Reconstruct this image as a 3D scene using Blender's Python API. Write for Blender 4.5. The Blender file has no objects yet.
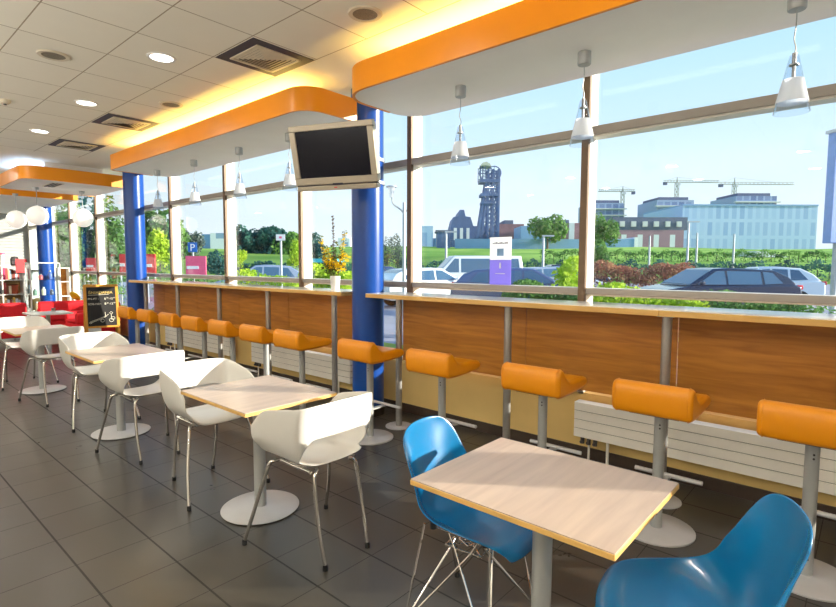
import bpy, bmesh, math, random
from math import sin, cos, pi, radians as R, tan
from mathutils import Vector, Matrix
random.seed(7)
S = bpy.context.scene
COL = S.collection

# ------------------------------------------------------------------ camera
H = 1.52
F_PX, YAW, PITCH, ROLL = 520.11, .851456, -.0745125, .0035794
fw = Vector((sin(YAW)*cos(PITCH), cos(YAW)*cos(PITCH), sin(PITCH)))
rt = fw.cross(Vector((0, 0, 1))).normalized()
up = rt.cross(fw)
rt, up = rt*cos(ROLL)+up*sin(ROLL), up*cos(ROLL)-rt*sin(ROLL)
cd = bpy.data.cameras.new('camera')
cam = bpy.data.objects.new('camera', cd)
COL.objects.link(cam)
cd.sensor_width = 36
cd.lens = F_PX/836*36
cd.clip_start = .02
cd.clip_end = 2000
m = Matrix((rt, up, -fw)).transposed().to_4x4()
m.translation = (0, 0, H)
cam.matrix_world = m
S.camera = cam


def at(x, y, depth):
    """World point seen at a photo position, a given distance ahead."""
    return Vector((0, 0, H)) + (fw + rt*((x-418)/F_PX) + up*((303.5-y)/F_PX))*depth


# ------------------------------------------------------------------ materials
def new_mat(name):
    mt = bpy.data.materials.new(name)
    mt.use_nodes = True
    nt = mt.node_tree
    return mt, nt, nt.nodes['Principled BSDF']


def lin(c):
    """sRGB 0-255 to linear."""
    return tuple(((v/255)/12.92 if v/255 <= .04045 else ((v/255+.055)/1.055)**2.4) for v in c)


def mat(name, col, rough=.5, metal=0, var=.06, scale=12, bump=0, spec=.5, coat=0, emit=None, es=0, stretch=None):
    mt, nt, b = new_mat(name)
    col = lin(col)
    b.inputs['Roughness'].default_value = rough
    b.inputs['Metallic'].default_value = metal
    b.inputs['Specular IOR Level'].default_value = spec
    b.inputs['Coat Weight'].default_value = coat
    tc = nt.nodes.new('ShaderNodeTexCoord')
    n = nt.nodes.new('ShaderNodeTexNoise')
    n.inputs['Scale'].default_value = scale
    n.inputs['Detail'].default_value = 4
    if stretch:
        mp = nt.nodes.new('ShaderNodeMapping')
        mp.inputs['Scale'].default_value = stretch
        nt.links.new(tc.outputs['Object'], mp.inputs[0])
        nt.links.new(mp.outputs[0], n.inputs['Vector'])
    else:
        nt.links.new(tc.outputs['Object'], n.inputs['Vector'])
    rp = nt.nodes.new('ShaderNodeValToRGB')
    rp.color_ramp.elements[0].position = .3
    rp.color_ramp.elements[1].position = .7
    rp.color_ramp.elements[0].color = (*[max(0, c*(1-var)) for c in col], 1)
    rp.color_ramp.elements[1].color = (*[min(1, c*(1+var)) for c in col], 1)
    nt.links.new(n.outputs['Fac'], rp.inputs[0])
    nt.links.new(rp.outputs[0], b.inputs['Base Color'])
    if bump:
        bp = nt.nodes.new('ShaderNodeBump')
        bp.inputs['Strength'].default_value = bump
        bp.inputs['Distance'].default_value = .01
        nt.links.new(n.outputs['Fac'], bp.inputs['Height'])
        nt.links.new(bp.outputs[0], b.inputs['Normal'])
    if emit:
        b.inputs['Emission Color'].default_value = (*lin(emit), 1)
        b.inputs['Emission Strength'].default_value = es
    return mt


def grid_mat(name, col, line, x0, y0, sx, sy, wx, wy, rough, var, spec=.5, xmax=1e6, ymax=1e6):
    """Square tiles with joints, laid out in the surface's own metres."""
    mt, nt, b = new_mat(name)
    N, L = nt.nodes, nt.links
    tc = N.new('ShaderNodeTexCoord')
    sp = N.new('ShaderNodeSeparateXYZ')
    L.new(tc.outputs['Object'], sp.inputs[0])

    def mth(op, a, bb=None):
        q = N.new('ShaderNodeMath')
        q.operation = op
        for i, v in enumerate((a, bb)):
            if v is None:
                continue
            if isinstance(v, (int, float)):
                q.inputs[i].default_value = v
            else:
                L.new(v, q.inputs[i])
        return q.outputs[0]

    def axis(o, o0, s, w, lim):
        u = mth('DIVIDE', mth('SUBTRACT', o, o0), s)
        fl = mth('FLOOR', u)
        fr = mth('SUBTRACT', u, fl)
        d = mth('MINIMUM', fr, mth('SUBTRACT', 1.0, fr))
        ln = mth('LESS_THAN', d, w/2/s)
        return fl, ln
    fx, lx = axis(sp.outputs[0], x0, sx, wx, xmax)
    fy, ly = axis(sp.outputs[1], y0, sy, wy, ymax)
    ln = mth('MAXIMUM', lx, ly)
    ln = mth('MULTIPLY', ln, mth('LESS_THAN', sp.outputs[0], xmax))
    ln = mth('MULTIPLY', ln, mth('LESS_THAN', sp.outputs[1], ymax))
    cb = N.new('ShaderNodeCombineXYZ')
    L.new(fx, cb.inputs[0])
    L.new(fy, cb.inputs[1])
    wn = N.new('ShaderNodeTexWhiteNoise')
    wn.noise_dimensions = '2D'
    L.new(cb.outputs[0], wn.inputs['Vector'])
    ns = N.new('ShaderNodeTexNoise')
    ns.inputs['Scale'].default_value = 5
    ns.inputs['Detail'].default_value = 5
    L.new(tc.outputs['Object'], ns.inputs['Vector'])
    v = mth('ADD', mth('MULTIPLY', wn.outputs['Value'], var), mth('MULTIPLY', ns.outputs['Fac'], var*1.5))
    v = mth('ADD', v, 1-var*1.25)
    c = N.new('ShaderNodeMix')
    c.data_type = 'RGBA'
    c.blend_type = 'MULTIPLY'
    c.inputs['Factor'].default_value = 1
    c.inputs[6].default_value = (*lin(col), 1)
    L.new(v, c.inputs[7])
    mx = N.new('ShaderNodeMix')
    mx.data_type = 'RGBA'
    L.new(ln, mx.inputs['Factor'])
    L.new(c.outputs[2], mx.inputs[6])
    mx.inputs[7].default_value = (*lin(line), 1)
    L.new(mx.outputs[2], b.inputs['Base Color'])
    rr = mth('ADD', rough-.06, mth('MULTIPLY', ns.outputs['Fac'], .12))
    rr = mth('ADD', rr, mth('MULTIPLY', ln, .3))
    L.new(rr, b.inputs['Roughness'])
    b.inputs['Specular IOR Level'].default_value = spec
    bp = N.new('ShaderNodeBump')
    bp.inputs['Strength'].default_value = .25
    bp.inputs['Distance'].default_value = .004
    L.new(mth('SUBTRACT', 1.0, ln), bp.inputs['Height'])
    L.new(bp.outputs[0], b.inputs['Normal'])
    return mt


def wood_mat(name, c1, c2, axis='Y', rough=.4, scale=3.0, spec=.5):
    mt, nt, b = new_mat(name)
    N, L = nt.nodes, nt.links
    tc = N.new('ShaderNodeTexCoord')
    mp = N.new('ShaderNodeMapping')
    s = {'X': (.12, 1.4, 1.4), 'Y': (1.4, .12, 1.4), 'Z': (1.4, 1.4, .12)}[axis]
    mp.inputs['Scale'].default_value = [v*scale for v in s]
    L.new(tc.outputs['Object'], mp.inputs[0])
    n = N.new('ShaderNodeTexNoise')
    n.inputs['Scale'].default_value = 6
    n.inputs['Detail'].default_value = 8
    n.inputs['Distortion'].default_value = .6
    L.new(mp.outputs[0], n.inputs['Vector'])
    r = N.new('ShaderNodeValToRGB')
    r.color_ramp.elements[0].position = .28
    r.color_ramp.elements[1].position = .72
    r.color_ramp.elements[0].color = (*lin(c1), 1)
    r.color_ramp.elements[1].color = (*lin(c2), 1)
    L.new(n.outputs['Fac'], r.inputs[0])
    L.new(r.outputs[0], b.inputs['Base Color'])
    b.inputs['Roughness'].default_value = rough
    b.inputs['Specular IOR Level'].default_value = spec
    return mt


def glass_mat(name, tint=(1, 1, 1), ior=1.45, rough=0.0, gain=1.0):
    mt = bpy.data.materials.new(name)
    mt.use_nodes = True
    nt = mt.node_tree
    nt.nodes.clear()
    o = nt.nodes.new('ShaderNodeOutputMaterial')
    t = nt.nodes.new('ShaderNodeBsdfTransparent')
    t.inputs[0].default_value = (*tint, 1)
    g = nt.nodes.new('ShaderNodeBsdfGlossy')
    g.inputs['Roughness'].default_value = rough
    fr = nt.nodes.new('ShaderNodeLayerWeight')
    fr.inputs['Blend'].default_value = .5
    pw = nt.nodes.new('ShaderNodeMath')
    pw.operation = 'POWER'
    pw.inputs[1].default_value = 5
    f0 = ((ior-1)/(ior+1))**2
    ml = nt.nodes.new('ShaderNodeMath')
    ml.operation = 'MULTIPLY_ADD'
    ml.inputs[1].default_value = (1-f0)*gain
    ml.inputs[2].default_value = f0*gain
    ml.use_clamp = True
    mx = nt.nodes.new('ShaderNodeMixShader')
    nt.links.new(fr.outputs['Facing'], pw.inputs[0])
    nt.links.new(pw.outputs[0], ml.inputs[0])
    nt.links.new(ml.outputs[0], mx.inputs[0])
    nt.links.new(t.outputs[0], mx.inputs[1])
    nt.links.new(g.outputs[0], mx.inputs[2])
    nt.links.new(mx.outputs[0], o.inputs[0])
    return mt


def frosted_mat(name, col=(.95, .96, .98), clear=.25):
    mt = bpy.data.materials.new(name)
    mt.use_nodes = True
    nt = mt.node_tree
    nt.nodes.clear()
    o = nt.nodes.new('ShaderNodeOutputMaterial')
    d = nt.nodes.new('ShaderNodeBsdfDiffuse')
    t = nt.nodes.new('ShaderNodeBsdfTranslucent')
    p = nt.nodes.new('ShaderNodeBsdfTransparent')
    for q in (d, t):
        q.inputs[0].default_value = (*col, 1)
    m1 = nt.nodes.new('ShaderNodeMixShader')
    m1.inputs[0].default_value = .6
    m2 = nt.nodes.new('ShaderNodeMixShader')
    m2.inputs[0].default_value = clear
    nt.links.new(d.outputs[0], m1.inputs[1])
    nt.links.new(t.outputs[0], m1.inputs[2])
    nt.links.new(m1.outputs[0], m2.inputs[1])
    nt.links.new(p.outputs[0], m2.inputs[2])
    nt.links.new(m2.outputs[0], o.inputs[0])
    return mt


def leaf_mat(name, c1, c2, scale=4):
    mt, nt, b = new_mat(name)
    N, L = nt.nodes, nt.links
    tc = N.new('ShaderNodeTexCoord')
    n = N.new('ShaderNodeTexNoise')
    n.inputs['Scale'].default_value = scale
    n.inputs['Detail'].default_value = 3
    L.new(tc.outputs['Object'], n.inputs['Vector'])
    r = N.new('ShaderNodeValToRGB')
    r.color_ramp.elements[0].position = .35
    r.color_ramp.elements[1].position = .65
    r.color_ramp.elements[0].color = (*lin(c1), 1)
    r.color_ramp.elements[1].color = (*lin(c2), 1)
    L.new(n.outputs['Fac'], r.inputs[0])
    L.new(r.outputs[0], b.inputs['Base Color'])
    b.inputs['Roughness'].default_value = .7
    b.inputs['Specular IOR Level'].default_value = .2
    tr = N.new('ShaderNodeBsdfTranslucent')
    L.new(r.outputs[0], tr.inputs[0])
    mx = N.new('ShaderNodeMixShader')
    mx.inputs[0].default_value = .35
    L.new(b.outputs[0], mx.inputs[1])
    L.new(tr.outputs[0], mx.inputs[2])
    L.new(mx.outputs[0], N['Material Output'].inputs[0])
    return mt


def facade_mat(name, col, win, sx, sz, wx, wz, bright=None):
    """Storeys of windows on a far wall, in the object's own metres (x along, z up)."""
    mt, nt, b = new_mat(name)
    br = nt.nodes.new('ShaderNodeTexBrick')
    tc = nt.nodes.new('ShaderNodeTexCoord')
    mp = nt.nodes.new('ShaderNodeMapping')
    mp.inputs['Rotation'].default_value = (pi/2, 0, 0)
    nt.links.new(tc.outputs['Object'], mp.inputs[0])
    nt.links.new(mp.outputs[0], br.inputs[0])
    br.offset = 0
    br.inputs['Color1'].default_value = (*lin(win), 1)
    br.inputs['Color2'].default_value = (*lin(bright or win), 1)
    br.inputs['Mortar'].default_value = (*lin(col), 1)
    br.inputs['Scale'].default_value = 1
    br.inputs['Brick Width'].default_value = sx
    br.inputs['Row Height'].default_value = sz
    br.inputs['Mortar Size'].default_value = wx
    br.inputs['Mortar Smooth'].default_value = 0
    nt.links.new(br.outputs[0], b.inputs['Base Color'])
    b.inputs['Roughness'].default_value = .7
    return mt


M = {}
M['floor'] = grid_mat('floor_tile', (64, 60, 54), (28, 25, 22), .762, 4.006, .350, .350, .010, .005, .30, .16, .5)
M['ceil'] = grid_mat('ceiling_tile', (240, 236, 222), (168, 156, 134), 1.03-.5925*20, 4.197-.605*30, .5925, .605, .009, .009, .9, .03, .2, xmax=2.815, ymax=9.75)
M['white_wall'] = mat('white_paint', (225, 220, 212), .85, var=.02, scale=3)
M['soffit'] = mat('white_plaster', (248, 246, 242), .85, var=.02, scale=3)
M['slat_wall'] = mat('pale_slats', (176, 178, 176), .8, var=.03)
M['tan_wall'] = mat('ochre_paint', (222, 192, 124), .8, var=.04, scale=4)
M['base'] = mat('dark_skirting', (58, 46, 38), .35, var=.1)
M['orange_band'] = mat('orange_laminate', (236, 146, 6), .36, var=.03, scale=3)
M['column'] = mat('blue_gloss_paint', (10, 68, 152), .28, var=.04, scale=3)
M['alu'] = mat('window_aluminium', (232, 228, 220), .45, metal=.1, var=.03)
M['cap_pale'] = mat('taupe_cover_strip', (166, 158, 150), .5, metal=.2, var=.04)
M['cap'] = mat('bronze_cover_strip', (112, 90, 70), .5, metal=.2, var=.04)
M['panel'] = wood_mat('walnut_laminate', (158, 96, 26), (200, 134, 48), 'Y', .42)
M['beech'] = wood_mat('beech_edge', (214, 168, 92), (232, 190, 116), 'Y', .35)
M['counter_top'] = wood_mat('sky_sheen_beech', (246, 238, 226), (252, 247, 238), 'Y', .10)  # beech whitened to carry the sky's reflection in its colour
M['table_top'] = wood_mat('rosy_beech_laminate', (178, 156, 140), (196, 174, 156), 'X', .28)
M['steel'] = mat('brushed_steel', (168, 166, 164), .38, metal=.75, var=.05, scale=40)
M['greypaint'] = mat('silver_grey_paint', (176, 178, 178), .4, metal=.3, var=.03)
M['disc'] = mat('pale_grey_paint', (205, 206, 210), .35, metal=.15, var=.03)
M['chrome'] = mat('chrome', (225, 222, 218), .07, metal=1, var=.02)
M['black'] = mat('black_rubber', (22, 22, 24), .6)
M['white_plastic'] = mat('white_plastic', (226, 224, 220), .3, var=.01, coat=.2)
M['blue_plastic'] = mat('blue_plastic', (4, 108, 164), .24, var=.03, scale=3, coat=.2)
M['orange_vinyl'] = mat('orange_vinyl', (232, 146, 4), .36, var=.05, scale=5, bump=.05)
M['radiator'] = mat('white_enamel', (248, 245, 236), .4, var=.02)
M['groove'] = mat('radiator_groove', (110, 106, 98), .7)
M['glass'] = glass_mat('window_glass', (.97, .99, 1), 1.45, gain=.8)
M['clear'] = glass_mat('clear_lamp_glass', (.93, .95, .98), 1.4, .02)
M['cabinet_glass'] = glass_mat('cabinet_glass', (.9, .96, .98), 1.4)
M['paper_white'] = frosted_mat('backlit_white_paper', (.95, .95, .97), .08)
M['paper_violet'] = frosted_mat('backlit_violet_paper', (.36, .30, .80), .15)
M['frosted'] = frosted_mat('frosted_glass')
M['globe'] = mat('opal_globe', (250, 248, 240), .3, emit=(255, 250, 238), es=.55)
M['lamp_lens'] = mat('lit_lamp_lens', (255, 255, 255), .4, emit=(255, 250, 240), es=6)
M['tube'] = mat('lit_fluorescent_tube', (255, 240, 190), .4, emit=(255, 220, 120), es=3)
M['tube_cool'] = mat('lit_cool_tube', (225, 235, 255), .4, emit=(200, 220, 255), es=3)
M['vent_dark'] = mat('dark_vent_frame', (44, 42, 62), .6)
M['vent_mid'] = mat('brown_vent_gap', (92, 82, 70), .7)
M['vent_pale'] = mat('cream_vent_slat', (214, 204, 182), .6)
M['grille'] = mat('speaker_mesh', (128, 120, 106), .8, scale=120, var=.3)
M['tv_body'] = mat('champagne_plastic', (188, 178, 160), .4, metal=.3, var=.02)
M['tv_dark'] = mat('grey_plastic', (70, 66, 66), .5)
M['screen'] = mat('dark_screen', (14, 15, 28), .22, var=.02, spec=.2)
M['frame_wood'] = wood_mat('pine_frame', (206, 138, 42), (226, 160, 60), 'Z', .5)
M['board'] = mat('chalkboard', (34, 32, 32), .8, var=.15)
M['chalk'] = mat('chalk', (240, 234, 214), .9)
M['chalk_yellow'] = mat('yellow_chalk', (238, 206, 120), .9)
M['red_fabric'] = mat('red_fabric', (214, 20, 36), .75, var=.08, scale=30)
M['yellow_fabric'] = mat('yellow_fabric', (240, 190, 20), .8)
M['shelf_white'] = mat('white_melamine', (236, 234, 228), .45)
M['shelf_wood'] = wood_mat('light_oak', (196, 156, 100), (214, 178, 124), 'Z', .5)
M['pot'] = mat('white_ceramic', (238, 236, 234), .3)
M['stem'] = mat('flower_stem', (88, 92, 46), .7)
M['blossom'] = leaf_mat('yellow_blossom', (232, 190, 14), (255, 226, 60), 20)
M['flower_leaf'] = leaf_mat('vase_foliage', (78, 92, 50), (134, 142, 74), 20)
M['purple_bud'] = mat('grey_bud', (104, 92, 96), .8)
# outdoors; blue-grey of the far buildings stands in for distance haze
M['asphalt'] = mat('asphalt', (160, 160, 172), .9, var=.12, scale=.6)
M['grass'] = leaf_mat('lawn', (118, 168, 62), (172, 206, 96), .12)
M['leaf_mid'] = leaf_mat('green_foliage', (62, 112, 62), (128, 172, 84), .7)
M['leaf_dark'] = leaf_mat('dark_foliage', (40, 88, 92), (84, 138, 118), .5)
M['leaf_lime'] = leaf_mat('lime_foliage', (150, 190, 40), (206, 226, 80), 1.2)
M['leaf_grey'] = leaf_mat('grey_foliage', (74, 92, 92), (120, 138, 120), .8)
M['leaf_red'] = leaf_mat('copper_foliage', (150, 96, 88), (196, 148, 112), 2)
M['bark'] = mat('bark', (96, 84, 72), .9)
M['car_black'] = mat('black_car_paint', (30, 42, 74), .2, metal=.3, coat=.8, var=.02)
M['car_white'] = mat('white_car_paint', (238, 242, 246), .25, coat=.6, var=.01)
M['car_silver'] = mat('silver_car_paint', (186, 194, 210), .25, metal=.5, coat=.6, var=.02)
M['car_slate'] = mat('slate_car_paint', (96, 110, 150), .22, metal=.4, coat=.7, var=.02)
M['car_glass'] = mat('car_window', (70, 104, 136), .05, var=.02, spec=.8)
M['tyre'] = mat('tyre', (36, 36, 42), .8)
M['rim'] = mat('wheel_rim', (190, 194, 200), .3, metal=.8)
M['tail'] = mat('tail_lamp', (220, 40, 50), .3)
M['head'] = mat('head_lamp', (220, 230, 240), .15)
M['pole'] = mat('galvanised_pole', (186, 192, 198), .5, metal=.3)
M['hazy_steel'] = mat('haze_blue_steel', (86, 112, 164), .6, var=.2, scale=.6)  # blue of the far steelwork carries the distance haze
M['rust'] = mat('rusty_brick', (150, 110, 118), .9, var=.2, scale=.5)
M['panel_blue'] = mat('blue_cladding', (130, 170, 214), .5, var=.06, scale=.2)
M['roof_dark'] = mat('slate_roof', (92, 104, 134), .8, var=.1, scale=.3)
M['pale_roof'] = mat('pale_roof', (200, 200, 184), .7)
M['crane'] = mat('crane_steel', (150, 160, 150), .6)
M['concrete'] = mat('pale_concrete', (214, 216, 218), .85, var=.05, scale=.5)
M['white_sign'] = mat('white_sign', (240, 242, 246), .5)
M['purple_sign'] = mat('violet_print', (138, 122, 218), .5)
M['blue_sign'] = mat('blue_sign', (24, 110, 206), .5)
M['sign_blue_frame'] = mat('blue_sign_frame', (138, 168, 226), .4)
M['red_paint'] = mat('red_paint', (226, 52, 58), .5)
M['pink_paint'] = mat('pink_paint', (238, 96, 138), .5)
M['ink'] = mat('grey_ink', (120, 116, 128), .7)
M['teal'] = mat('teal_fabric', (60, 190, 206), .7)
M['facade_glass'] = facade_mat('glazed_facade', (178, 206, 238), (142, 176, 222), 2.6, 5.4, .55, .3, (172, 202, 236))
M['facade_flats'] = facade_mat('balcony_facade', (150, 170, 200), (90, 116, 162), 3.4, 3.0, .42, .3, (130, 150, 186))  # distance haze mixed into the wall and window colours
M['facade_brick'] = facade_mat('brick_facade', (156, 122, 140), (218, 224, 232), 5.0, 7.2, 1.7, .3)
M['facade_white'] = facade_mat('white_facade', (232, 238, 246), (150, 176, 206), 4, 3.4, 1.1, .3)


# ------------------------------------------------------------------ mesh helper
class MB:
    def __init__(s):
        s.bm = bmesh.new()

    def face(s, pts):
        return s.bm.faces.new([s.bm.verts.new(p) for p in pts])

    def box(s, x0, y0, z0, x1, y1, z1, mtx=None):
        v = [Vector((x, y, z)) for x in (x0, x1) for y in (y0, y1) for z in (z0, z1)]
        if mtx:
            v = [mtx @ p for p in v]
        v = [s.bm.verts.new(p) for p in v]
        for f in ((0, 1, 3, 2), (4, 6, 7, 5), (0, 4, 5, 1), (2, 3, 7, 6), (0, 2, 6, 4), (1, 5, 7, 3)):
            s.bm.faces.new([v[i] for i in f])
        return s

    def tube(s, pts, r, seg=10, cap=True, close=False):
        pts = [Vector(p) for p in pts]
        rs = r if isinstance(r, (list, tuple)) else [r]*len(pts)
        rings = []
        n = None
        for i, p in enumerate(pts):
            a = pts[max(i-1, 0)]
            b = pts[min(i+1, len(pts)-1)]
            if close:
                a, b = pts[i-1], pts[(i+1) % len(pts)]
            d = (b-a).normalized()
            if n is None:
                n = d.orthogonal().normalized()
            else:
                n = (n - d*n.dot(d)).normalized()
            bb = d.cross(n)
            rings.append([s.bm.verts.new(p + (n*cos(2*pi*k/seg) + bb*sin(2*pi*k/seg))*rs[i]) for k in range(seg)])
        for i in range(len(rings) if close else len(rings)-1):
            A, B = rings[i], rings[(i+1) % len(rings)]
            for k in range(seg):
                s.bm.faces.new((A[k], A[(k+1) % seg], B[(k+1) % seg], B[k]))
        if cap and not close:
            s.bm.faces.new(rings[0][::-1])
            s.bm.faces.new(rings[-1])
        return s

    def lathe(s, prof, c=(0, 0, 0), seg=32, mtx=None):
        c = Vector(c)
        rings = []
        for r, z in prof:
            if r < 1e-6:
                rings.append([s.bm.verts.new(Vector((0, 0, z)))])
            else:
                rings.append([s.bm.verts.new(Vector((r*cos(2*pi*k/seg), r*sin(2*pi*k/seg), z))) for k in range(seg)])
        for ring in rings:
            for v in ring:
                v.co = (mtx @ v.co if mtx else v.co) + c
        for A, B in zip(rings, rings[1:]):
            for k in range(seg):
                a, b = A[k % len(A)], A[(k+1) % len(A)]
                d, e = B[k % len(B)], B[(k+1) % len(B)]
                q = []
                for v in (a, b, e, d):
                    if v not in q:
                        q.append(v)
                if len(q) > 2:
                    s.bm.faces.new(q)
        return s

    def prism(s, poly, z0, z1, mtx=None):
        a = [Vector((x, y, z0)) for x, y in poly]
        b = [Vector((x, y, z1)) for x, y in poly]
        if mtx:
            a = [mtx @ p for p in a]
            b = [mtx @ p for p in b]
        a = [s.bm.verts.new(p) for p in a]
        b = [s.bm.verts.new(p) for p in b]
        s.bm.faces.new(a[::-1])
        s.bm.faces.new(b)
        for i in range(len(a)):
            j = (i+1) % len(a)
            s.bm.faces.new((a[i], a[j], b[j], b[i]))
        return s

    def grid(s, rows):
        v = [[s.bm.verts.new(p) for p in r] for r in rows]
        for i in range(len(v)-1):
            for j in range(len(v[0])-1):
                s.bm.faces.new((v[i][j], v[i][j+1], v[i+1][j+1], v[i+1][j]))
        return v

    def build(s, name, mt, parent=None, bevel=0, angle=40, world=False, seg=2, weld=False):
        if weld:
            bmesh.ops.remove_doubles(s.bm, verts=s.bm.verts, dist=1e-4)
        bmesh.ops.recalc_face_normals(s.bm, faces=s.bm.faces)
        if world and parent is not None:
            q = parent
            off = Vector((0, 0, 0))
            while q is not None:
                off += q.location
                q = q.parent
            bmesh.ops.translate(s.bm, verts=s.bm.verts, vec=-off)
        me = bpy.data.meshes.new(name)
        s.bm.to_mesh(me)
        s.bm.free()
        for p in me.polygons:
            p.use_smooth = True
        me.set_sharp_from_angle(angle=R(angle))
        o = bpy.data.objects.new(name, me)
        COL.objects.link(o)
        me.materials.append(M[mt] if isinstance(mt, str) else mt)
        if parent is not None:
            o.parent = parent
        if bevel:
            b = o.modifiers.new('bevel', 'BEVEL')
            b.width = bevel
            b.segments = seg
            b.limit_method = 'ANGLE'
            b.angle_limit = R(50)
        return o


def tag(o, label, cat, group=None, kind=None):
    if label:
        o['label'] = label
    if cat:
        o['category'] = cat
    if group:
        o['group'] = group
    if kind:
        o['kind'] = kind
    return o


def thing(name, label, cat, loc=(0, 0, 0), rz=0, group=None, kind=None):
    o = bpy.data.objects.new(name, None)
    COL.objects.link(o)
    o.empty_display_size = .1
    o.location = loc
    o.rotation_euler = (0, 0, rz)
    return tag(o, label, cat, group, kind)


def dup(root, loc, rz=0, label=None):
    r = root.copy()
    COL.objects.link(r)
    r.location = loc
    r.rotation_euler = (0, 0, rz)
    if label:
        r['label'] = label
    for ch in list(root.children):
        c = ch.copy()
        COL.objects.link(c)
        c.parent = r
        for g in list(ch.children):
            d = g.copy()
            COL.objects.link(d)
            d.parent = c
    return r


def struct(name, mb, mt, label=None, cat=None, parent=None, **k):
    o = mb.build(name, mt, parent, **k)
    if parent is None:
        tag(o, label, cat, None, 'structure')
    return o


def rrect(x0, y0, x1, y1, rad, n=8):
    """Rounded rectangle; rad = radii at (x0,y0),(x1,y0),(x1,y1),(x0,y1)."""
    out = []
    for (cx, cy, a0), r in zip(((x0, y0, pi), (x1, y0, 1.5*pi), (x1, y1, 0), (x0, y1, .5*pi)), rad):
        sx = 1 if cx == x0 else -1
        sy = 1 if cy == y0 else -1
        if r <= 0:
            out.append((cx, cy))
            continue
        for k in range(n+1):
            a = a0 + .5*pi*k/n
            out.append((cx+sx*r + r*cos(a), cy+sy*r + r*sin(a)))
    return out


def smooth_path(pts, n=6):
    """Catmull-Rom through the points."""
    P = [Vector(p) for p in pts]
    P = [P[0]*2-P[1]] + P + [P[-1]*2-P[-2]]
    out = []
    for i in range(1, len(P)-2):
        for k in range(n):
            t = k/n
            a, b, c, d = P[i-1:i+3]
            out.append(.5*((2*b) + (c-a)*t + (2*a-5*b+4*c-d)*t*t + (3*b-a-3*c+d)*t**3))
    out.append(P[-2])
    return out


def text(body, size, mt, parent, loc, rot, name='lettering', depth=.001, align='LEFT'):
    cu = bpy.data.curves.new(name, 'FONT')
    cu.body = body
    cu.size = size
    cu.extrude = depth
    cu.align_x = align
    cu.materials.append(M[mt])
    tmp = bpy.data.objects.new(name, cu)
    COL.objects.link(tmp)
    bpy.context.view_layer.update()
    me = bpy.data.meshes.new_from_object(tmp.evaluated_get(bpy.context.evaluated_depsgraph_get()))
    bpy.data.objects.remove(tmp)
    me.name = name
    o = bpy.data.objects.new(name, me)
    COL.objects.link(o)
    o.parent = parent
    o.location = loc
    o.rotation_euler = rot
    return o


# ------------------------------------------------------------------ the room
ZC = 3.225
XW = 3.90          # inner face of the low wall
XB, YB0, YB1 = -4.6, -4.2, 18.1
fl = MB().box(XB-.1, YB0-.1, -.15, XW+.2, YB1+.1, 0)
struct('floor', fl, 'floor', 'dark grey square floor tiles with thin joints', 'floor')
ce = MB().box(XB-.1, YB0-.1, ZC, XW+.2, YB1+.1, ZC+.15)
struct('ceiling', ce, 'ceil', 'cream suspended ceiling of square tiles', 'ceiling')
struct('wall_left', MB().box(XB-.1, YB0, 0, XB, YB1, ZC), 'white_wall', 'white wall on the far side of the room', 'wall')
struct('wall_back', MB().box(XB, YB0-.1, 0, XW+.14, YB0, ZC), 'white_wall', 'white wall behind the viewer', 'wall')
wr = MB().box(XW, YB0, 0, XW+.14, YB1, .52)
struct('wall_right', wr, 'tan_wall', 'low ochre wall under the window and counters', 'wall')
struct('baseboard_right', MB().box(XW-.015, YB0, 0, XW, YB1, .09), 'base', 'dark skirting along the low ochre wall', 'baseboard', bevel=.003)
wf = MB()
for k in range(38):
    z = .02 + k*.084
    wf.box(XB, YB1-.03, z, XW, YB1, z+.062)
wf.box(XB, YB1, 0, XW+.14, YB1+.1, ZC)
struct('wall_far', wf, 'slat_wall', 'white slatted wall closing the far end', 'wall')

# window bays -------------------------------------------------------------
YM = [1.705+1.805*k for k in range(-3, 10)]
for n, (a, b) in enumerate(zip(YM, YM[1:])):
    fr = MB()
    fr.box(3.90, a-.028, .50, 4.03, a+.028, ZC)               # mullion
    fr.box(3.90, a+.028, 2.49, 4.02, b-.028, 2.563)           # transom
    fr.box(3.90, a+.028, 1.285, 4.02, b-.028, 1.345)          # sill rail
    fr.box(3.98, a+.028, .52, 4.02, b-.028, .55)             # bottom rail
    fr.box(3.9, a+.028, 3.17, 4.02, b-.028, ZC)               # head
    w = struct('window_%d' % (n+1), fr, 'alu', None, 'window', bevel=.004)
    tag(w, ['window bay behind the viewer with aluminium frame', 'window bay out of frame to the right', 'wide window bay at the right edge above the near counter',
            'window bay left of the white billboard, with the big blue building', 'window bay with the mine tower behind it, right of the near blue column',
            'window bay just behind the near blue column and vase', 'window bay with the pole sign and silver car, second left of the near blue column',
            'window bay with the parking sign, third left of the near blue column', 'window bay beside the second blue column, right of it',
            'window bay left of the second blue column', 'window bay with green trees right of the far blue column', 'last window bay behind the far blue column'][n] if n < 12 else None, None)
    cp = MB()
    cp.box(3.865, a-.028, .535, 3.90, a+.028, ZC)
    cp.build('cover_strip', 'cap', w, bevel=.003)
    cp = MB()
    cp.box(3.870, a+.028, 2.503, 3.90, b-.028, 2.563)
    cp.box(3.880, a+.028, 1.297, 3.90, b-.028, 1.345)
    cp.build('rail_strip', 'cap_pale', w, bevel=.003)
    for z0, z1 in ((.55, 1.285), (1.345, 2.49), (2.563, 3.17)):
        MB().box(3.985, a+.029, z0, 3.991, b-.029, z1).build('pane', 'glass', w)
struct('trim_1', MB().box(3.865, YM[-1]-.028, .5, 4.03, YM[-1]+.15, ZC), 'alu', 'last aluminium mullion at the far corner', 'trim')

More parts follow.
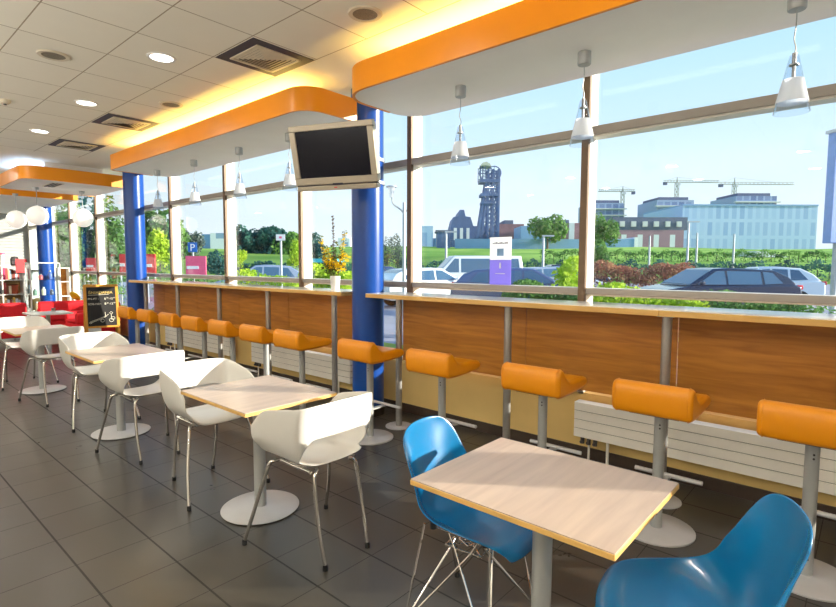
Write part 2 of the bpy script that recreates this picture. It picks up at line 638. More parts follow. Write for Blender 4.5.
# columns -----------------------------------------------------------------
for y, lab in ((-1.60, 'round blue column out of frame to the right of the viewer'), (3.845, 'big glossy blue round column carrying the television'),
               (9.74, 'middle glossy blue round column beside the chalkboard'), (15.33, 'farthest blue round column behind the glass cabinet')):
    c = thing('blue_column', lab, 'column', (3.62, y, 0), kind='thing')
    MB().lathe([(0, 0), (.16, 0), (.16, ZC), (0, ZC)], seg=40).build('shaft', 'column', c)
    MB().lathe([(.161, 0), (.17, 0), (.17, .09), (.161, .09)], seg=40).build('skirting', 'base', c)

# soffits with cove lighting -----------------------------------------------
def soffit(lab, x0, y0, y1, cool=False, r0=True, r1=True, xr=3.73, ra=.30, rb=.30, xe=3.43, notch=0):
    t = thing('ceiling_canopy', lab, 'ceiling canopy', (x0, (y0+y1)/2, ZC), kind='thing')
    poly = rrect(x0, y0, xr, y1, (ra*r0, .25*r0*(not notch and xe < xr), .25*r1, rb*r1))
    if notch:
        i = poly.index((xr, y0))
        poly[i:i+1] = [(3.44, y0), (3.44, y0+notch), (xr, y0+notch)]
    MB().prism(poly, 2.885, 2.93).build('underside', 'soffit', t, world=True)
    # orange band along the room side and the ends
    outer = rrect(x0, y0, xe, y1, (ra*r0, 0, 0, rb*r1))
    inner = rrect(x0+.02, y0+.02*r0, xe, y1-.02*r1, ((ra-.02)*r0, 0, 0, (rb-.02)*r1))
    i0 = [i for i, p in enumerate(outer) if abs(p[0]-xe) < 1e-6]
    a, b = i0
    def strip(P):
        q = P[b:] + P[:a+1]
        return q
    O, I = strip(outer), strip(inner)
    mb = MB()
    e = .002
    rows = []
    for (ox, oy), (ix, iy) in zip(O, I):
        dx, dy = ox-ix, oy-iy
        rows.append([(ox+e*(1 if dx > 1e-6 else -1 if dx < -1e-6 else 0), oy+e*(1 if dy > 1e-6 else -1 if dy < -1e-6 else 0), z) for z in (2.88, 3.09)])
    lo = [mb.bm.verts.new(r[0]) for r in rows]
    hi = [mb.bm.verts.new(r[1]) for r in rows]
    hi2 = [mb.bm.verts.new((p[0], p[1], 3.09)) for p in I]
    lo2 = [mb.bm.verts.new((p[0], p[1], 2.88)) for p in I]
    for k in range(len(lo)-1):
        for A, B in ((lo, hi), (hi, hi2), (hi2, lo2), (lo2, lo)):
            mb.bm.faces.new((A[k], A[k+1], B[k+1], B[k]))
    for k in (0, len(lo)-1):
        mb.bm.faces.new((lo[k], hi[k], hi2[k], lo2[k]))
    mb.build('orange_band', 'orange_band', t, world=True)
    MB().box(x0+.4, y0+.35*r0, 2.93, min(xr-.12, 3.43), y1-.35*r1, ZC).build('hanger_box', 'soffit', t, world=True)
    tb = MB()
    n = max(1, round((y1-y0-.5)/1.25))
    L = (y1-y0-.5)/n
    for k in range(n):
        tb.tube([(x0+.16, y0+.25+k*L+.03, 2.975), (x0+.16, y0+.25+(k+1)*L-.03, 2.975)], .013, 10)
    tb.build('cove_tube', 'tube_cool' if cool else 'tube', t, world=True)
    la = bpy.data.lights.new('cove_light', 'AREA')
    la.shape = 'RECTANGLE'
    la.size = .05
    la.size_y = y1-y0-.6
    la.energy = (3.2 if cool else COVE_W)*(y1-y0)
    la.color = (.36, .60, 1) if cool else (1, .68, .16)
    lo_ = bpy.data.objects.new('cove_light', la)
    COL.objects.link(lo_)
    lo_.location = (x0+.19, (y0+y1)/2, 3.0)
    lo_.rotation_euler = (pi, 0, 0)
    return t


COVE_W = 8
soffit('nearest orange-edged ceiling canopy over the near counter', 2.83, YB0, 3.36, r0=False)
soffit('orange-edged ceiling canopy over the far counter, behind the television', 2.83, 3.80, 8.5, ra=.22, rb=.10, xe=3.44, notch=.24)
soffit('orange-edged ceiling canopy with globe lamps over the red sofas', 2.15, 10.25, 12.1, cool=True, ra=.25, rb=.2, xe=3.73)
soffit('last orange-edged ceiling canopy at the far end wall', 2.15, 13.1, YB1-.03, cool=True, r1=False, xe=3.73)

# ------------------------------------------------------------------ ceiling fittings
DOWN_W = 7
UP_W = 125
vis = {(1.94, 4.53): 'lit round downlight nearest the viewer, largest in view', (1.94, 6.40): 'lit round downlight, middle of the three',
       (1.94, 8.20): 'lit round downlight, farthest of the three'}
proto = None
for x in (1.94, -1.66, -3.46):
    for y in (-2.8, -.96, .87, 2.70, 4.53, 6.40, 8.20, 10.0, 12.5, 15.5):
        if x == 1.94 and y > 9:
            x_ = 1.5
        else:
            x_ = x
        lab = vis.get((x, y), 'added fill downlight out of view in the ceiling')  # lamps outside the view are added to fill the room with light
        if proto is None:
            proto = thing('downlight', lab, 'ceiling light', (x_, y, ZC), group='round downlights in the tiled ceiling')
            MB().lathe([(.088, -.001), (.088, -.008), (.108, -.010), (.114, -.001)], seg=32).build('trim_ring', 'white_plastic', proto)
            MB().lathe([(0, -.005), (.088, -.005), (.088, -.001), (0, -.001)], seg=32).build('lens', 'lamp_lens', proto)
        else:
            dup(proto, (x_, y, ZC), 0, lab)
        la = bpy.data.lights.new('downlight_lamp', 'AREA')
        la.shape = 'DISK'
        la.size = .18
        la.energy = DOWN_W
        la.color = (1, .93, .84)
        lo_ = bpy.data.objects.new('downlight_lamp', la)
        COL.objects.link(lo_)
        lo_.location = (x_, y, ZC-.02)

up_ = None
for y in (-2.5, .5, 3.5, 6.5, 9.5, 12.5):  # unseen uplighters, added to brighten the ceiling
    if up_ is None:
        up_ = thing('added_uplight', 'added hanging uplighter out of view, brightening the ceiling', 'ceiling light', (-1.9, y, 2.0), group='added uplighters out of view')
        MB().box(-.12, -1.1, -.05, .12, 1.1, .0).build('trough', 'white_plastic', up_)
        MB().tube([(0, -.9, 0), (0, -.9, ZC-2.0)], .004, 6).build('wire', 'steel', up_)
        MB().tube([(0, .9, 0), (0, .9, ZC-2.0)], .004, 6).build('wire', 'steel', up_)
    else:
        dup(up_, (-1.9, y, 2.0), 0)
    la = bpy.data.lights.new('added_uplight_lamp', 'AREA')
    la.shape = 'RECTANGLE'
    la.size, la.size_y = .2, 2.1
    la.energy = UP_W
    la.color = (1, .95, .86)
    lo_ = bpy.data.objects.new('added_uplight_lamp', la)
    COL.objects.link(lo_)
    lo_.location = (-1.9, y, 2.02)
    lo_.rotation_euler = (pi, 0, 0)

sp = thing('ceiling_speaker', 'round grey ceiling speaker near the top centre, closest to the viewer', 'speaker', (2.525, 2.70, ZC), group='round ceiling speakers')
MB().lathe([(.085, -.001), (.085, -.010), (.112, -.010), (.12, -.001)], seg=32).build('rim', 'vent_pale', sp)
MB().lathe([(0, -.006), (.086, -.006), (.086, -.001), (0, -.001)], seg=32).build('grille', 'grille', sp)
dup(sp, (2.55, 5.76, ZC), 0, 'round grey ceiling speaker between two square vents, beside the glowing cove')
dup(sp, (1.34, 5.16, ZC), 0, 'round grey ceiling speaker at the left, apart from the cove')
sd = thing('smoke_detector', 'small round smoke detector on the ceiling at the left edge', 'smoke detector', (1.35, 6.95, ZC))
MB().lathe([(0, -.04), (.03, -.04), (.045, -.028), (.055, 0), (0, 0)], seg=24).build('housing', 'vent_pale', sd)
MB().lathe([(0, -.052), (.014, -.05), (.016, -.04), (0, -.04)], seg=16).build('sensor', 'tv_dark', sd)

vt = None
for (y, lab) in ((3.90, 'square slatted ceiling vent, largest and closest to the television'), (6.92, 'square slatted ceiling vent, middle of the three'),
                 (8.77, 'square slatted ceiling vent, farthest of the three')):
    if vt is None:
        vt = thing('ceiling_vent', lab, 'ceiling vent', (2.515, y, ZC), group='square vents in the tiled ceiling')
        fr = MB()
        fr.prism([(-.285, -.285), (.285, -.285), (.285, .285), (-.285, .285)], -.006, -.001)
        fr.build('dark_frame', 'vent_dark', vt)
        fr = MB()
        for r0, r1 in ((.205, .185),):
            for q in range(4):
                mt = Matrix.Rotation(q*pi/2, 4, 'Z')
                fr.box(-r0, -r0, -.014, r0, -r1, -.006, mt)
        fr.build('inner_rim', 'vent_pale', vt)
        MB().box(-.185, -.185, -.008, .185, .185, -.006).build('duct', 'vent_mid', vt)
        for k in range(6):
            r1 = .178-.030*k
            s_ = MB()
            for q in range(4):
                mt = Matrix.Rotation(q*pi/2, 4, 'Z')
                v = [mt @ Vector(p) for p in ((-r1, -r1, -.0085), (r1, -r1, -.0085), (r1-.021, -r1+.021, -.0135), (-r1+.021, -r1+.021, -.0135))]
                s_.face(v)
                s_.face([p+Vector((0, 0, .0012)) for p in v])
            s_.build('slat', 'vent_pale', vt)
    else:
        dup(vt, (2.515, y, ZC), 0, lab)

# ------------------------------------------------------------------ bar counters
def counter(lab, y0, y1, joints, poles, panel0, panel1):
    t = thing('bar_counter', lab, 'counter', (3.5, (y0+y1)/2, 0))
    cuts = [y0]+joints+[y1]
    for a, b in zip(cuts, cuts[1:]):
        w = MB().box(3.425, a+.001, 1.240, 3.845, b-.001, 1.244).build('worktop', 'counter_top', t, world=True)
        MB().box(3.42, a+.001, 1.204, 3.845, b-.001, 1.240).build('edge', 'beech', w, world=True, bevel=.002)
    for y in poles:
        p = MB().lathe([(0, .006), (.030, .006), (.030, 1.204), (0, 1.204)], (3.50, y, 0), 20).build('support_pole', 'steel', t, world=True)
        MB().lathe([(0, 0), (.125, 0), (.125, .008), (.12, .011), (0, .011)], (3.50, y, 0), 32).build('base_disc', 'disc', p, world=True)
        MB().box(3.45, y-.05, 1.198, 3.79, y+.05, 1.204).build('bracket', 'steel', p, world=True)
    ys = [panel0] + [p+.01 for p in poles if panel0+.3 < p < panel1-.3] + [panel1]
    for a, b in zip(ys, ys[1:]):
        MB().box(3.80, a+.003, .562, 3.818, b-.003, 1.204).build('front_panel', 'panel', t, world=True)
    return t


counter('long near bar counter, pale top over wood panels, right of the big blue column', -1.35, 3.67, [1.0], [-1.2, -.19, .97, 2.13, 3.30], -1.35, 3.53)
counter('far bar counter, pale top over wood panels, left of the big blue column', 4.02, 9.56, [6.85], [4.23, 5.46, 6.63, 7.88, 9.06], 4.02, 9.5)

def radiator(lab, y0, y1):
    t = thing('radiator', lab, 'radiator', (3.8, (y0+y1)/2, 0), group='white radiators under the counters')
    n = 4
    hh = (.475-.20)/n
    bd = MB()
    bd.box(3.775, y0+.004, .205, 3.845, y1-.004, .468)
    bd.build('core', 'groove', t, world=True)
    for k in range(n):
        MB().box(3.765, y0, .20+k*hh+.003, 3.855, y1, .20+(k+1)*hh-.002).build('panel', 'radiator', t, world=True, bevel=.003)
    for y in (y0+.25, y1-.25):
        ft = MB().tube([(3.81, y, .01), (3.81, y, .21)], .011).build('foot', 'radiator', t, world=True)
        MB().box(3.775, y-.035, 0, 3.845, y+.035, .012).build('foot_plate', 'radiator', ft, world=True)
    v = MB()
    for k in range(3):
        v.tube([(3.795, y1-.06-.05*k, .15), (3.795, y1-.06-.05*k, .205)], .015)
        v.tube([(3.795, y1-.06-.05*k, .165), (3.77, y1-.06-.05*k, .165)], .013)
    v.build('valve', 'tv_dark', t, world=True)
    MB().tube([(3.80, y1-.11, .0), (3.80, y1-.11, .16)], .008).build('pipe', 'radiator', t, world=True)
    return t


radiator('long white radiator under the near counter, right of the blue column', -1.3, 1.69)
radiator('white radiator under the far counter, next to the big blue column', 4.29, 6.30)
radiator('white radiator under the far counter, farther from the viewer', 6.88, 9.0)

# ------------------------------------------------------------------ bar stools
def make_stool(lab):
    t = thing('bar_stool', lab, 'bar stool', (0, 0, 0), group='orange bar stools along the counters')
    # cushion profile in (x toward window, z): seat slab that curls up into a low back
    ctl = [(.205, .722), (.226, .750), (.208, .780), (.12, .790), (.03, .787), (-.03, .791), (-.075, .812), (-.105, .845), (-.130, .872), (-.160, .880),
           (-.190, .866), (-.203, .83), (-.203, .77), (-.195, .722), (-.17, .703), (-.10, .698), (.0, .701), (.12, .708)]
    out = []
    nc = len(ctl)
    for i in range(nc):
        p0, p1, p2, p3 = (Vector(ctl[(i+k-1) % nc]) for k in range(4))
        for k in range(3):
            u = k/3
            q = .5*((2*p1)+(p2-p0)*u+(2*p0-5*p1+4*p2-p3)*u*u+(3*p1-p0-3*p2+p3)*u**3)
            out.append((q.x, q.y))
    hw = .21
    mb = MB()
    A = [mb.bm.verts.new((x, -hw, z)) for x, z in out]
    B = [mb.bm.verts.new((x, hw, z)) for x, z in out]
    n = len(out)
    for k in range(n):
        mb.bm.faces.new((A[k], A[(k+1) % n], B[(k+1) % n], B[k]))
    mb.bm.faces.new(A[::-1])
    mb.bm.faces.new(B)
    o = mb.build('seat', 'orange_vinyl', t, bevel=.024, seg=5, angle=60)
    o.modifiers['bevel'].angle_limit = R(65)
    for sy in (-1, 1):
        pts = [(x+(.0), sy*(hw-.026), z) for x, z in out]
    for sy in (-1, 1):
        MB().tube([(cx*1.003, sy*(hw-.024), .79+(cz-.79)*1.02) for cx, cz in out], .0018, 5, close=True).build('seam', 'orange_vinyl', o)
    pl = MB().box(-.13, -.13, .690, .10, .13, .706).build('seat_plate', 'black', t)
    p = MB().lathe([(0, .01), (.030, .01), (.030, .692), (0, .692)], seg=20).build('post', 'greypaint', t)
    bl = MB()
    for z in (.60, .62, .10):
        bl.lathe([(0, 0), (.005, 0), (.005, .004), (0, .004)], (0, 0, 0), 8, Matrix.Translation((-.029, -.008, z)) @ Matrix.Rotation(-pi/2, 4, 'Y'))
    bl.build('bolt', 'tv_dark', p)
    MB().lathe([(0, 0), (.205, 0), (.205, .008), (.195, .014), (.04, .016), (0, .016)], seg=48).build('base_disc', 'disc', t)
    f = MB().tube([(.19, -.19, .26), (.19, .19, .26)], .013, 12).build('footrest', 'disc', t)
    MB().box(.02, -.02, .245, .19, .02, .257).build('footrest_arm', 'greypaint', f)
    return t


YS = [.18, .876, 1.61, 2.465, 3.27, 4.25, 4.89, 5.585, 6.27, 6.93, 7.655, 8.386]
LS = ['orange bar stool nearest the viewer, cut by the right edge', 'orange bar stool second from the right edge, above the blue chair back', 'orange bar stool at the near counter, third from the right edge',
      'orange bar stool at the near counter, above the blue chair seat back at left', 'orange bar stool directly in front of the big blue column', 'orange bar stool at the far counter, first left of the blue column',
      'orange bar stool at the far counter, second left of the blue column', 'orange bar stool at the far counter, third left of the blue column', 'orange bar stool at the far counter, fourth left of the blue column',
      'orange bar stool at the far counter, third from the chalkboard', 'orange bar stool at the far counter, second from the chalkboard',
      'orange bar stool at the far counter, right beside the chalkboard']
st = None
for y, l in zip(YS, LS):
    if st is None:
        st = make_stool(l)
        st.location = (3.10, y, 0)
    else:
        dup(st, (3.10, y, 0), 0, l)

# ------------------------------------------------------------------ tables
def make_table(lab):
    t = thing('cafe_table', lab, 'table', (0, 0, 0), group='square cafe tables in a row')
    a, b = .31, .375
    tp = MB().box(-a+.002, -b+.002, .734, a-.002, b-.002, .738).build('tabletop', 'table_top', t)
    MB().box(-a, -b, .716, a, b, .734).build('edge', 'beech', tp, bevel=.002)
    MB().lathe([(0, .012), (.036, .012), (.036, .70), (0, .70)], seg=24).build('post', 'greypaint', t)
    MB().box(-.16, -.16, .70, .16, .16, .713).build('top_plate', 'tv_dark', t)
    bd = MB().lathe([(0, .004), (.232, .004), (.236, .009), (.225, .015), (.05, .02), (0, .02)], seg=56).build('base_disc', 'disc', t)
    MB().lathe([(.215, 0), (.228, 0), (.228, .004), (.215, .004)], seg=48).build('rubber_rim', 'black', bd)
    return t


T = [(1.685, .865, 'cafe table nearest the viewer, between the two blue chairs'), (1.725, 2.815, 'cafe table in the middle, between two white chairs, left of the blue chairs'),
     (1.70, 5.05, 'cafe table third from the viewer, behind the middle white chairs'), (1.665, 7.45, 'farthest cafe table of the row, at the left edge')]
tb = make_table(T[0][2])
tb.location = (T[0][0], T[0][1], 0)
for x, y, l in T[1:]:
    dup(tb, (x, y, 0), 0, l)

# ------------------------------------------------------------------ white tub chairs
def make_tub(lab):
    t = thing('tub_chair', lab, 'chair', (0, 0, 0), group='white tub chairs at the cafe tables')
    # chair faces +y; cross sections run from the left rim through the seat to the right rim
    mb = MB()
    W = 5
    Z0 = .508
    def wall(y, s):
        """side wall, rim first, going down"""
        f = (y+.08)/.32                     # 0 at rear, 1 at front
        rim = .815 - .065*f
        xs = [.252+.004*f, .256+.006*f, .250+.008*f, .232, .195]
        zs = [rim, rim-.085+.01*f, rim-.17+.02*f, Z0+.065, Z0+.012]
        if f > .75:
            g = (f-.75)/.25
            zs = [z_+(.60-z_)*.50*g*(1 if i_ == 0 else .45 if i_ == 1 else .0) for i_, z_ in enumerate(zs)]
        return [(s*x, y, z) for x, z in zip(xs, zs)]
    rows = []
    for y in (.245, .215, .15, .07, -.01, -.08):
        l = wall(y, -1)
        r = wall(y, 1)[::-1]
        mid = []
        for x in (-.14, -.05, .05, .14):
            z = Z0 - .010*(1-(x/.2)**2) + (.0 if y < .2 else -.015*(y-.2)/.045)
            mid.append((x, y, z))
        rows.append(l+mid+r)
    V = mb.grid(rows)
    rear = V[-1]
    seat_idx = list(range(W-1, W-1+6))
    ext = []
    for i_ in seat_idx:
        c = rear[i_].co
        ext.append(mb.bm.verts.new((c.x*.92, -.160, c.z+.012)))
    for a_, b_ in zip(range(5), range(1, 6)):
        mb.bm.faces.new((rear[seat_idx[a_]], rear[seat_idx[b_]], ext[b_], ext[a_]))
    # band sweeping from the left wall round the back to the right wall
    n = 14
    prev = rear[:W]
    Lw = [Vector(v.co) for v in rear[:W]]
    for k in range(1, n+1):
        a = pi*k/n                       # 0 = left wall, pi = right wall
        if k == n:
            cur = [rear[len(rear)-1-i_] for i_ in range(W)]
        else:
            cur = []
            b = sin(a)
            for i_ in range(W):
                p = Lw[i_]
                fz = (p.z-Lw[-1].z)/(Lw[0].z-Lw[-1].z)
                rx = max(abs(p.x), .222)
                ry = .095 + .025*fz
                e = .52
                cx = -math.copysign(abs(cos(a))**e, cos(a))*(rx*min(1, b*3) + abs(p.x)*(1-min(1, b*3)))
                cy = -.08 - (b**e)*ry
                top = .815 + .022*b
                bot = Lw[-1].z + .135*min(1, b*1.25)
                z = bot + (top-bot)*fz
                cur.append(mb.bm.verts.new((cx, cy, z)))
        for i_ in range(W-1):
            mb.bm.faces.new((prev[i_], prev[i_+1], cur[i_+1], cur[i_]))
        prev = cur
    o = mb.build('shell', 'white_plastic', t, angle=180)
    so = o.modifiers.new('solid', 'SOLIDIFY')
    so.thickness = .010
    so.offset = 0
    ss = o.modifiers.new('subdivision', 'SUBSURF')
    ss.levels = ss.render_levels = 2
    fr = MB()
    fr.tube([(-.15, -.12, .476), (-.15, .16, .476)], .009)
    fr.tube([(.15, -.12, .476), (.15, .16, .476)], .009)
    fr.tube([(-.15, .02, .476), (.15, .02, .476)], .009)
    fr.box(-.15, -.06, .478, .15, .08, .490)
    fr.build('under_frame', 'chrome', t)
    for sx in (-1, 1):
        for (fx, fy, tx, ty) in ((.28, .30, .20, .15), (.143, -.22, .13, -.12)):
            pts = smooth_path([(sx*.12, ty, .476), (sx*(tx-.02), ty, .478), (sx*tx, ty+(.015 if ty > 0 else -.012), .464), (sx*(tx+.012), ty+(.03 if ty > 0 else -.022), .418), (sx*((fx+tx+.012)/2+.006), (fy+ty)/2+(.012 if ty > 0 else -.01), .21), (sx*fx, fy, .02)], 6)
            lg = MB().tube(pts, .0105, 10).build('leg', 'chrome', t)
            MB().lathe([(0, 0), (.013, 0), (.013, .022), (.011, .03), (0, .03)], (sx*fx, fy, 0), 12).build('foot_cap', 'black', lg)
    return t


CH = [(1.71, 2.20, 0, 'white tub chair closest to the viewer, its back turned, before the middle table'),
      (1.69, 3.41, pi, 'white tub chair facing the viewer across the middle table'),
      (1.655, 4.34, 0, 'white tub chair with its back turned, before the third table'),
      (1.69, 5.66, pi, 'white tub chair facing the viewer behind the third table'),
      (1.635, 6.75, 0, 'white tub chair with its back turned at the farthest table'),
      (1.62, 8.08, pi, 'white tub chair at the far left edge, behind the farthest table')]
ch = make_tub(CH[0][3])
ch.location = (CH[0][0], CH[0][1], 0)
for x, y, a, l in CH[1:]:
    dup(ch, (x, y, 0), a, l)

# ------------------------------------------------------------------ blue shell chairs
def make_blue(lab):
    t = thing('shell_chair', lab, 'chair', (0, 0, 0), group='blue shell chairs at the nearest table')
    # faces +y. stations: (y, z, half width, edge rise, edge forward)
    st_ = [(.255, .380, .105, .0, -.02), (.278, .402, .150, .0, -.03), (.268, .432, .182, .006, -.03), (.20, .448, .212, .018, -.015), (.09, .445, .230, .036, 0), (-.02, .434, .238, .060, 0),
           (-.105, .434, .238, .086, .015), (-.168, .464, .234, .095, .045), (-.205, .525, .226, .075, .07), (-.230, .60, .215, .04, .07),
           (-.250, .685, .208, .015, .058), (-.266, .752, .198, .0, .045), (-.275, .800, .172, -.008, .03), (-.279, .823, .125, -.010, .02)]
    us = [-1, -.86, -.6, -.3, 0, .3, .6, .86, 1]
    rows = []
    for y, z, w, er, ef in st_:
        row = []
        for u in us:
            k = abs(u)**2.6
            row.append((u*w, y+ef*k, z+er*k))
        rows.append(row)
    mb = MB()
    mb.grid(rows)
    o = mb.build('shell', 'blue_plastic', t, angle=180)
    so = o.modifiers.new('solid', 'SOLIDIFY')
    so.thickness = .008
    so.offset = -1
    ss = o.modifiers.new('subdivision', 'SUBSURF')
    ss.levels = ss.render_levels = 2
    fr = MB()
    for z, a, b in ((.405, .10, .115), (.33, .075, .085)):
        fr.tube([(-a, -b, z), (a, -b, z), (a, b, z), (-a, b, z)], .0042, 8, close=True)
    for a in (-.05, .05):
        fr.tube([(a, -.115, .405), (a*.6, 0, .33), (a, .115, .405)], .004, 8)
        fr.tube([(-.10, a, .405), (0, a*.6, .33), (.10, a, .405)], .004, 8)
    fr.tube([(-.075, .085, .33), (.075, -.085, .33)], .004, 8)
    fr.tube([(.075, .085, .33), (-.075, -.085, .33)], .004, 8)
    fr.build('wire_frame', 'chrome', t)
    for sx in (-1, 1):
        for sy in (-1, 1):
            f = (sx*.215, sy*.20, .012)
            lg = MB()
            lg.tube([(sx*.13, sy*.155, .425), f], .0048, 8)
            lg.tube([f, (-sx*.03, sy*.085, .33), (-sx*.075, sy*.07, .40)], .0048, 8)
            lg.tube([f, (sx*.075, -sy*.04, .33), (sx*.07, -sy*.08, .40)], .0048, 8)
            g = lg.build('leg', 'chrome', t)
            MB().lathe([(0, 0), (.013, 0), (.013, .01), (.008, .018), (0, .018)], f[:2]+(0,), 12).build('foot_glide', 'black', g)
    for sx in (-1, 1):
        for sy in (-1, 1):
            MB().lathe([(0, .405), (.014, .405), (.014, .432), (0, .432)], (sx*.11, sy*.125, 0), 12).build('shock_mount', 'black', t)
    return t


bc = make_blue('blue shell chair on wire legs left of the nearest table, facing right')
bc.location = (1.77, 1.24, 0)
bc.rotation_euler = (0, 0, pi+.10)
dup(bc, (1.715, .375, 0), .40, 'blue shell chair at the bottom right corner, its back to the right')

# ------------------------------------------------------------------ television
tv = thing('television', 'flat television with pale frame hung on the big blue column', 'television', (3.033, 3.656, 2.468), pi-pi/2+.372)
# local frame: -x ... built with face toward local -y after the turn
def tvm():
    n = Vector((-cos(.372)*cos(.242), -sin(.372)*cos(.242), -sin(.242)))
    r = Vector((sin(.372), -cos(.372), 0))
    u = r.cross(-n)
    if u.z < 0:
        u = -u
    q = Matrix((r, -n, u)).transposed()
    return q.to_euler()


tv.rotation_euler = tvm()
w, hh = .827/2, .57/2
fr = MB()
iz0, iz1, ix = -hh+.115, hh-.05, w-.058
fr.box(-w, -.02, iz1, w, .035, hh)
fr.box(-w, -.02, -hh+.055, w, .035, iz0)
fr.box(-w, -.02, iz0, -ix, .035, iz1)
fr.box(ix, -.02, iz0, w, .035, iz1)
fr.build('bezel', 'tv_body', tv, bevel=.006)
MB().box(-ix, -.008, iz0, ix, .03, iz1).build('screen', 'screen', tv)
MB().box(-w+.012, -.015, -hh+.043, w-.012, .03, -hh+.055).build('gap', 'tv_dark', tv)
MB().box(-w+.01, -.018, -hh, w-.01, .05, -hh+.043).build('speaker_bar', 'tv_body', tv, bevel=.006)
MB().box(-.03, -.023, -hh+.046, .07, -.015, -hh+.062).build('badge', 'vent_dark', tv)
MB().box(-.02, -.0205, -hh+.02, .01, -.017, -hh+.028).build('power_light', 'red_paint', tv)
bk = MB()
bk.box(-w+.01, .035, -hh+.06, w-.01, .09, hh-.01)
bk.build('back_cover', 'disc', tv, bevel=.02)
arm = MB()
iv = tv.rotation_euler.to_matrix().inverted()
for dz in (-.06, .06):
    a = iv @ (Vector((3.47, 3.80, 2.468+dz))-tv.location)
    b = Vector((.12, .085, dz))
    c = iv @ (Vector((3.30, 3.50, 2.468+dz))-tv.location)
    arm.tube([b, c, a], .014, 8)
arm.build('bracket', 'disc', tv)
MB().lathe([(.162, -.16), (.172, -.16), (.172, -.13), (.162, -.13)], seg=40, mtx=(iv.to_4x4())).build('clamp_band', 'disc', tv).location = iv @ (Vector((3.62, 3.845, 2.468))-tv.location)
MB().lathe([(.162, .06), (.172, .06), (.172, .09), (.162, .09)], seg=40, mtx=(iv.to_4x4())).build('clamp_band', 'disc', tv).location = iv @ (Vector((3.62, 3.845, 2.468))-tv.location)

# ------------------------------------------------------------------ pendants
def make_pendant(lab):
    t = thing('pendant_lamp', lab, 'pendant lamp', (0, 0, 2.885), group='cone glass pendant lamps over the counters')
    MB().lathe([(0, 0), (.042, 0), (.042, -.075), (.038, -.08), (0, -.08)], seg=24).build('ceiling_cup', 'greypaint', t)
    MB().tube(smooth_path([(0, 0, -.08), (.003, 0, -.15), (-.006, .004, -.22), (.004, -.003, -.26), (0, 0, -.30)], 5), .0028, 6).build('cord', 'greypaint', t)
    MB().lathe([(0, -.29), (.010, -.29), (.010, -.34), (.022, -.345), (.022, -.352), (.008, -.356), (.008, -.42), (.016, -.425), (.016, -.45), (0, -.45)], seg=16).build('lamp_holder', 'steel', t)
    g = MB().lathe([(.020, -.30), (.080, -.585), (.077, -.585), (.017, -.30)], seg=32).build('glass_shade', 'clear', t)
    MB().lathe([(.046, -.42), (.072, -.535), (.070, -.535), (.044, -.42)], seg=32).build('frosted_cone', 'frosted', g)
    MB().lathe([(0, -.45), (.018, -.455), (.022, -.475), (.015, -.495), (0, -.50)], seg=16).build('bulb', 'globe', t)
    return t


PD = [(2.463, 'cone glass pendant lamp left of the mine tower, nearest the blue column'), (1.475, 'cone glass pendant lamp at the middle mullion of the near counter'),
      (.362, 'cone glass pendant lamp nearest the right edge'), (4.70, 'cone glass pendant lamp half hidden behind the television'),
      (5.70, 'cone glass pendant lamp first left of the television'), (6.83, 'cone glass pendant lamp second left of the television'), (7.98, 'cone glass pendant lamp beside the middle blue column')]
pd = None
for y, l in PD:
    if pd is None:
        pd = make_pendant(l)
        pd.location = (3.30, y, 2.885)
    else:
        dup(pd, (3.30, y, 2.885), 0, l)

sl = thing('slot_diffuser', 'slotted air grille on the underside of the canopy with globe lamps', 'ceiling vent', (2.72, 10.85, 2.885))
MB().box(-.09, -.30, -.008, .09, .30, -.001).build('frame', 'vent_pale', sl)
for k in range(3):
    MB().box(-.07+.05*k, -.28, -.012, -.04+.05*k, .28, -.008).build('slot', 'vent_dark', sl)
gl = None
for x, y, z, l in ((2.60, 11.41, 2.38, 'white globe lamp at the left, in front of the far blue column'), (3.30, 11.35, 2.39, 'white globe lamp before the window, right of the far blue column'),
                   (2.56, 12.75, 2.04, 'white globe lamp at the left edge before the slatted wall')):
    if gl is None:
        gl = thing('globe_lamp', l, 'pendant lamp', (x, y, 2.88), group='white globe lamps over the sofas')
        MB().lathe([(0, 0), (.05, 0), (.04, -.04), (0, -.04)], seg=20).build('ceiling_cup', 'greypaint', gl)
        MB().tube([(0, 0, -.04), (0, 0, -.34)], .006, 8).build('rod', 'greypaint', gl)
        MB().lathe([(0, -.32)]+[(.17*sin(pi*k/16), -.50+.17*cos(pi*k/16)) for k in range(1, 16)]+[(0, -.67)], seg=32).build('globe', 'globe', gl)
    else:
        dup(gl, (x, y, 2.88), 0, l)

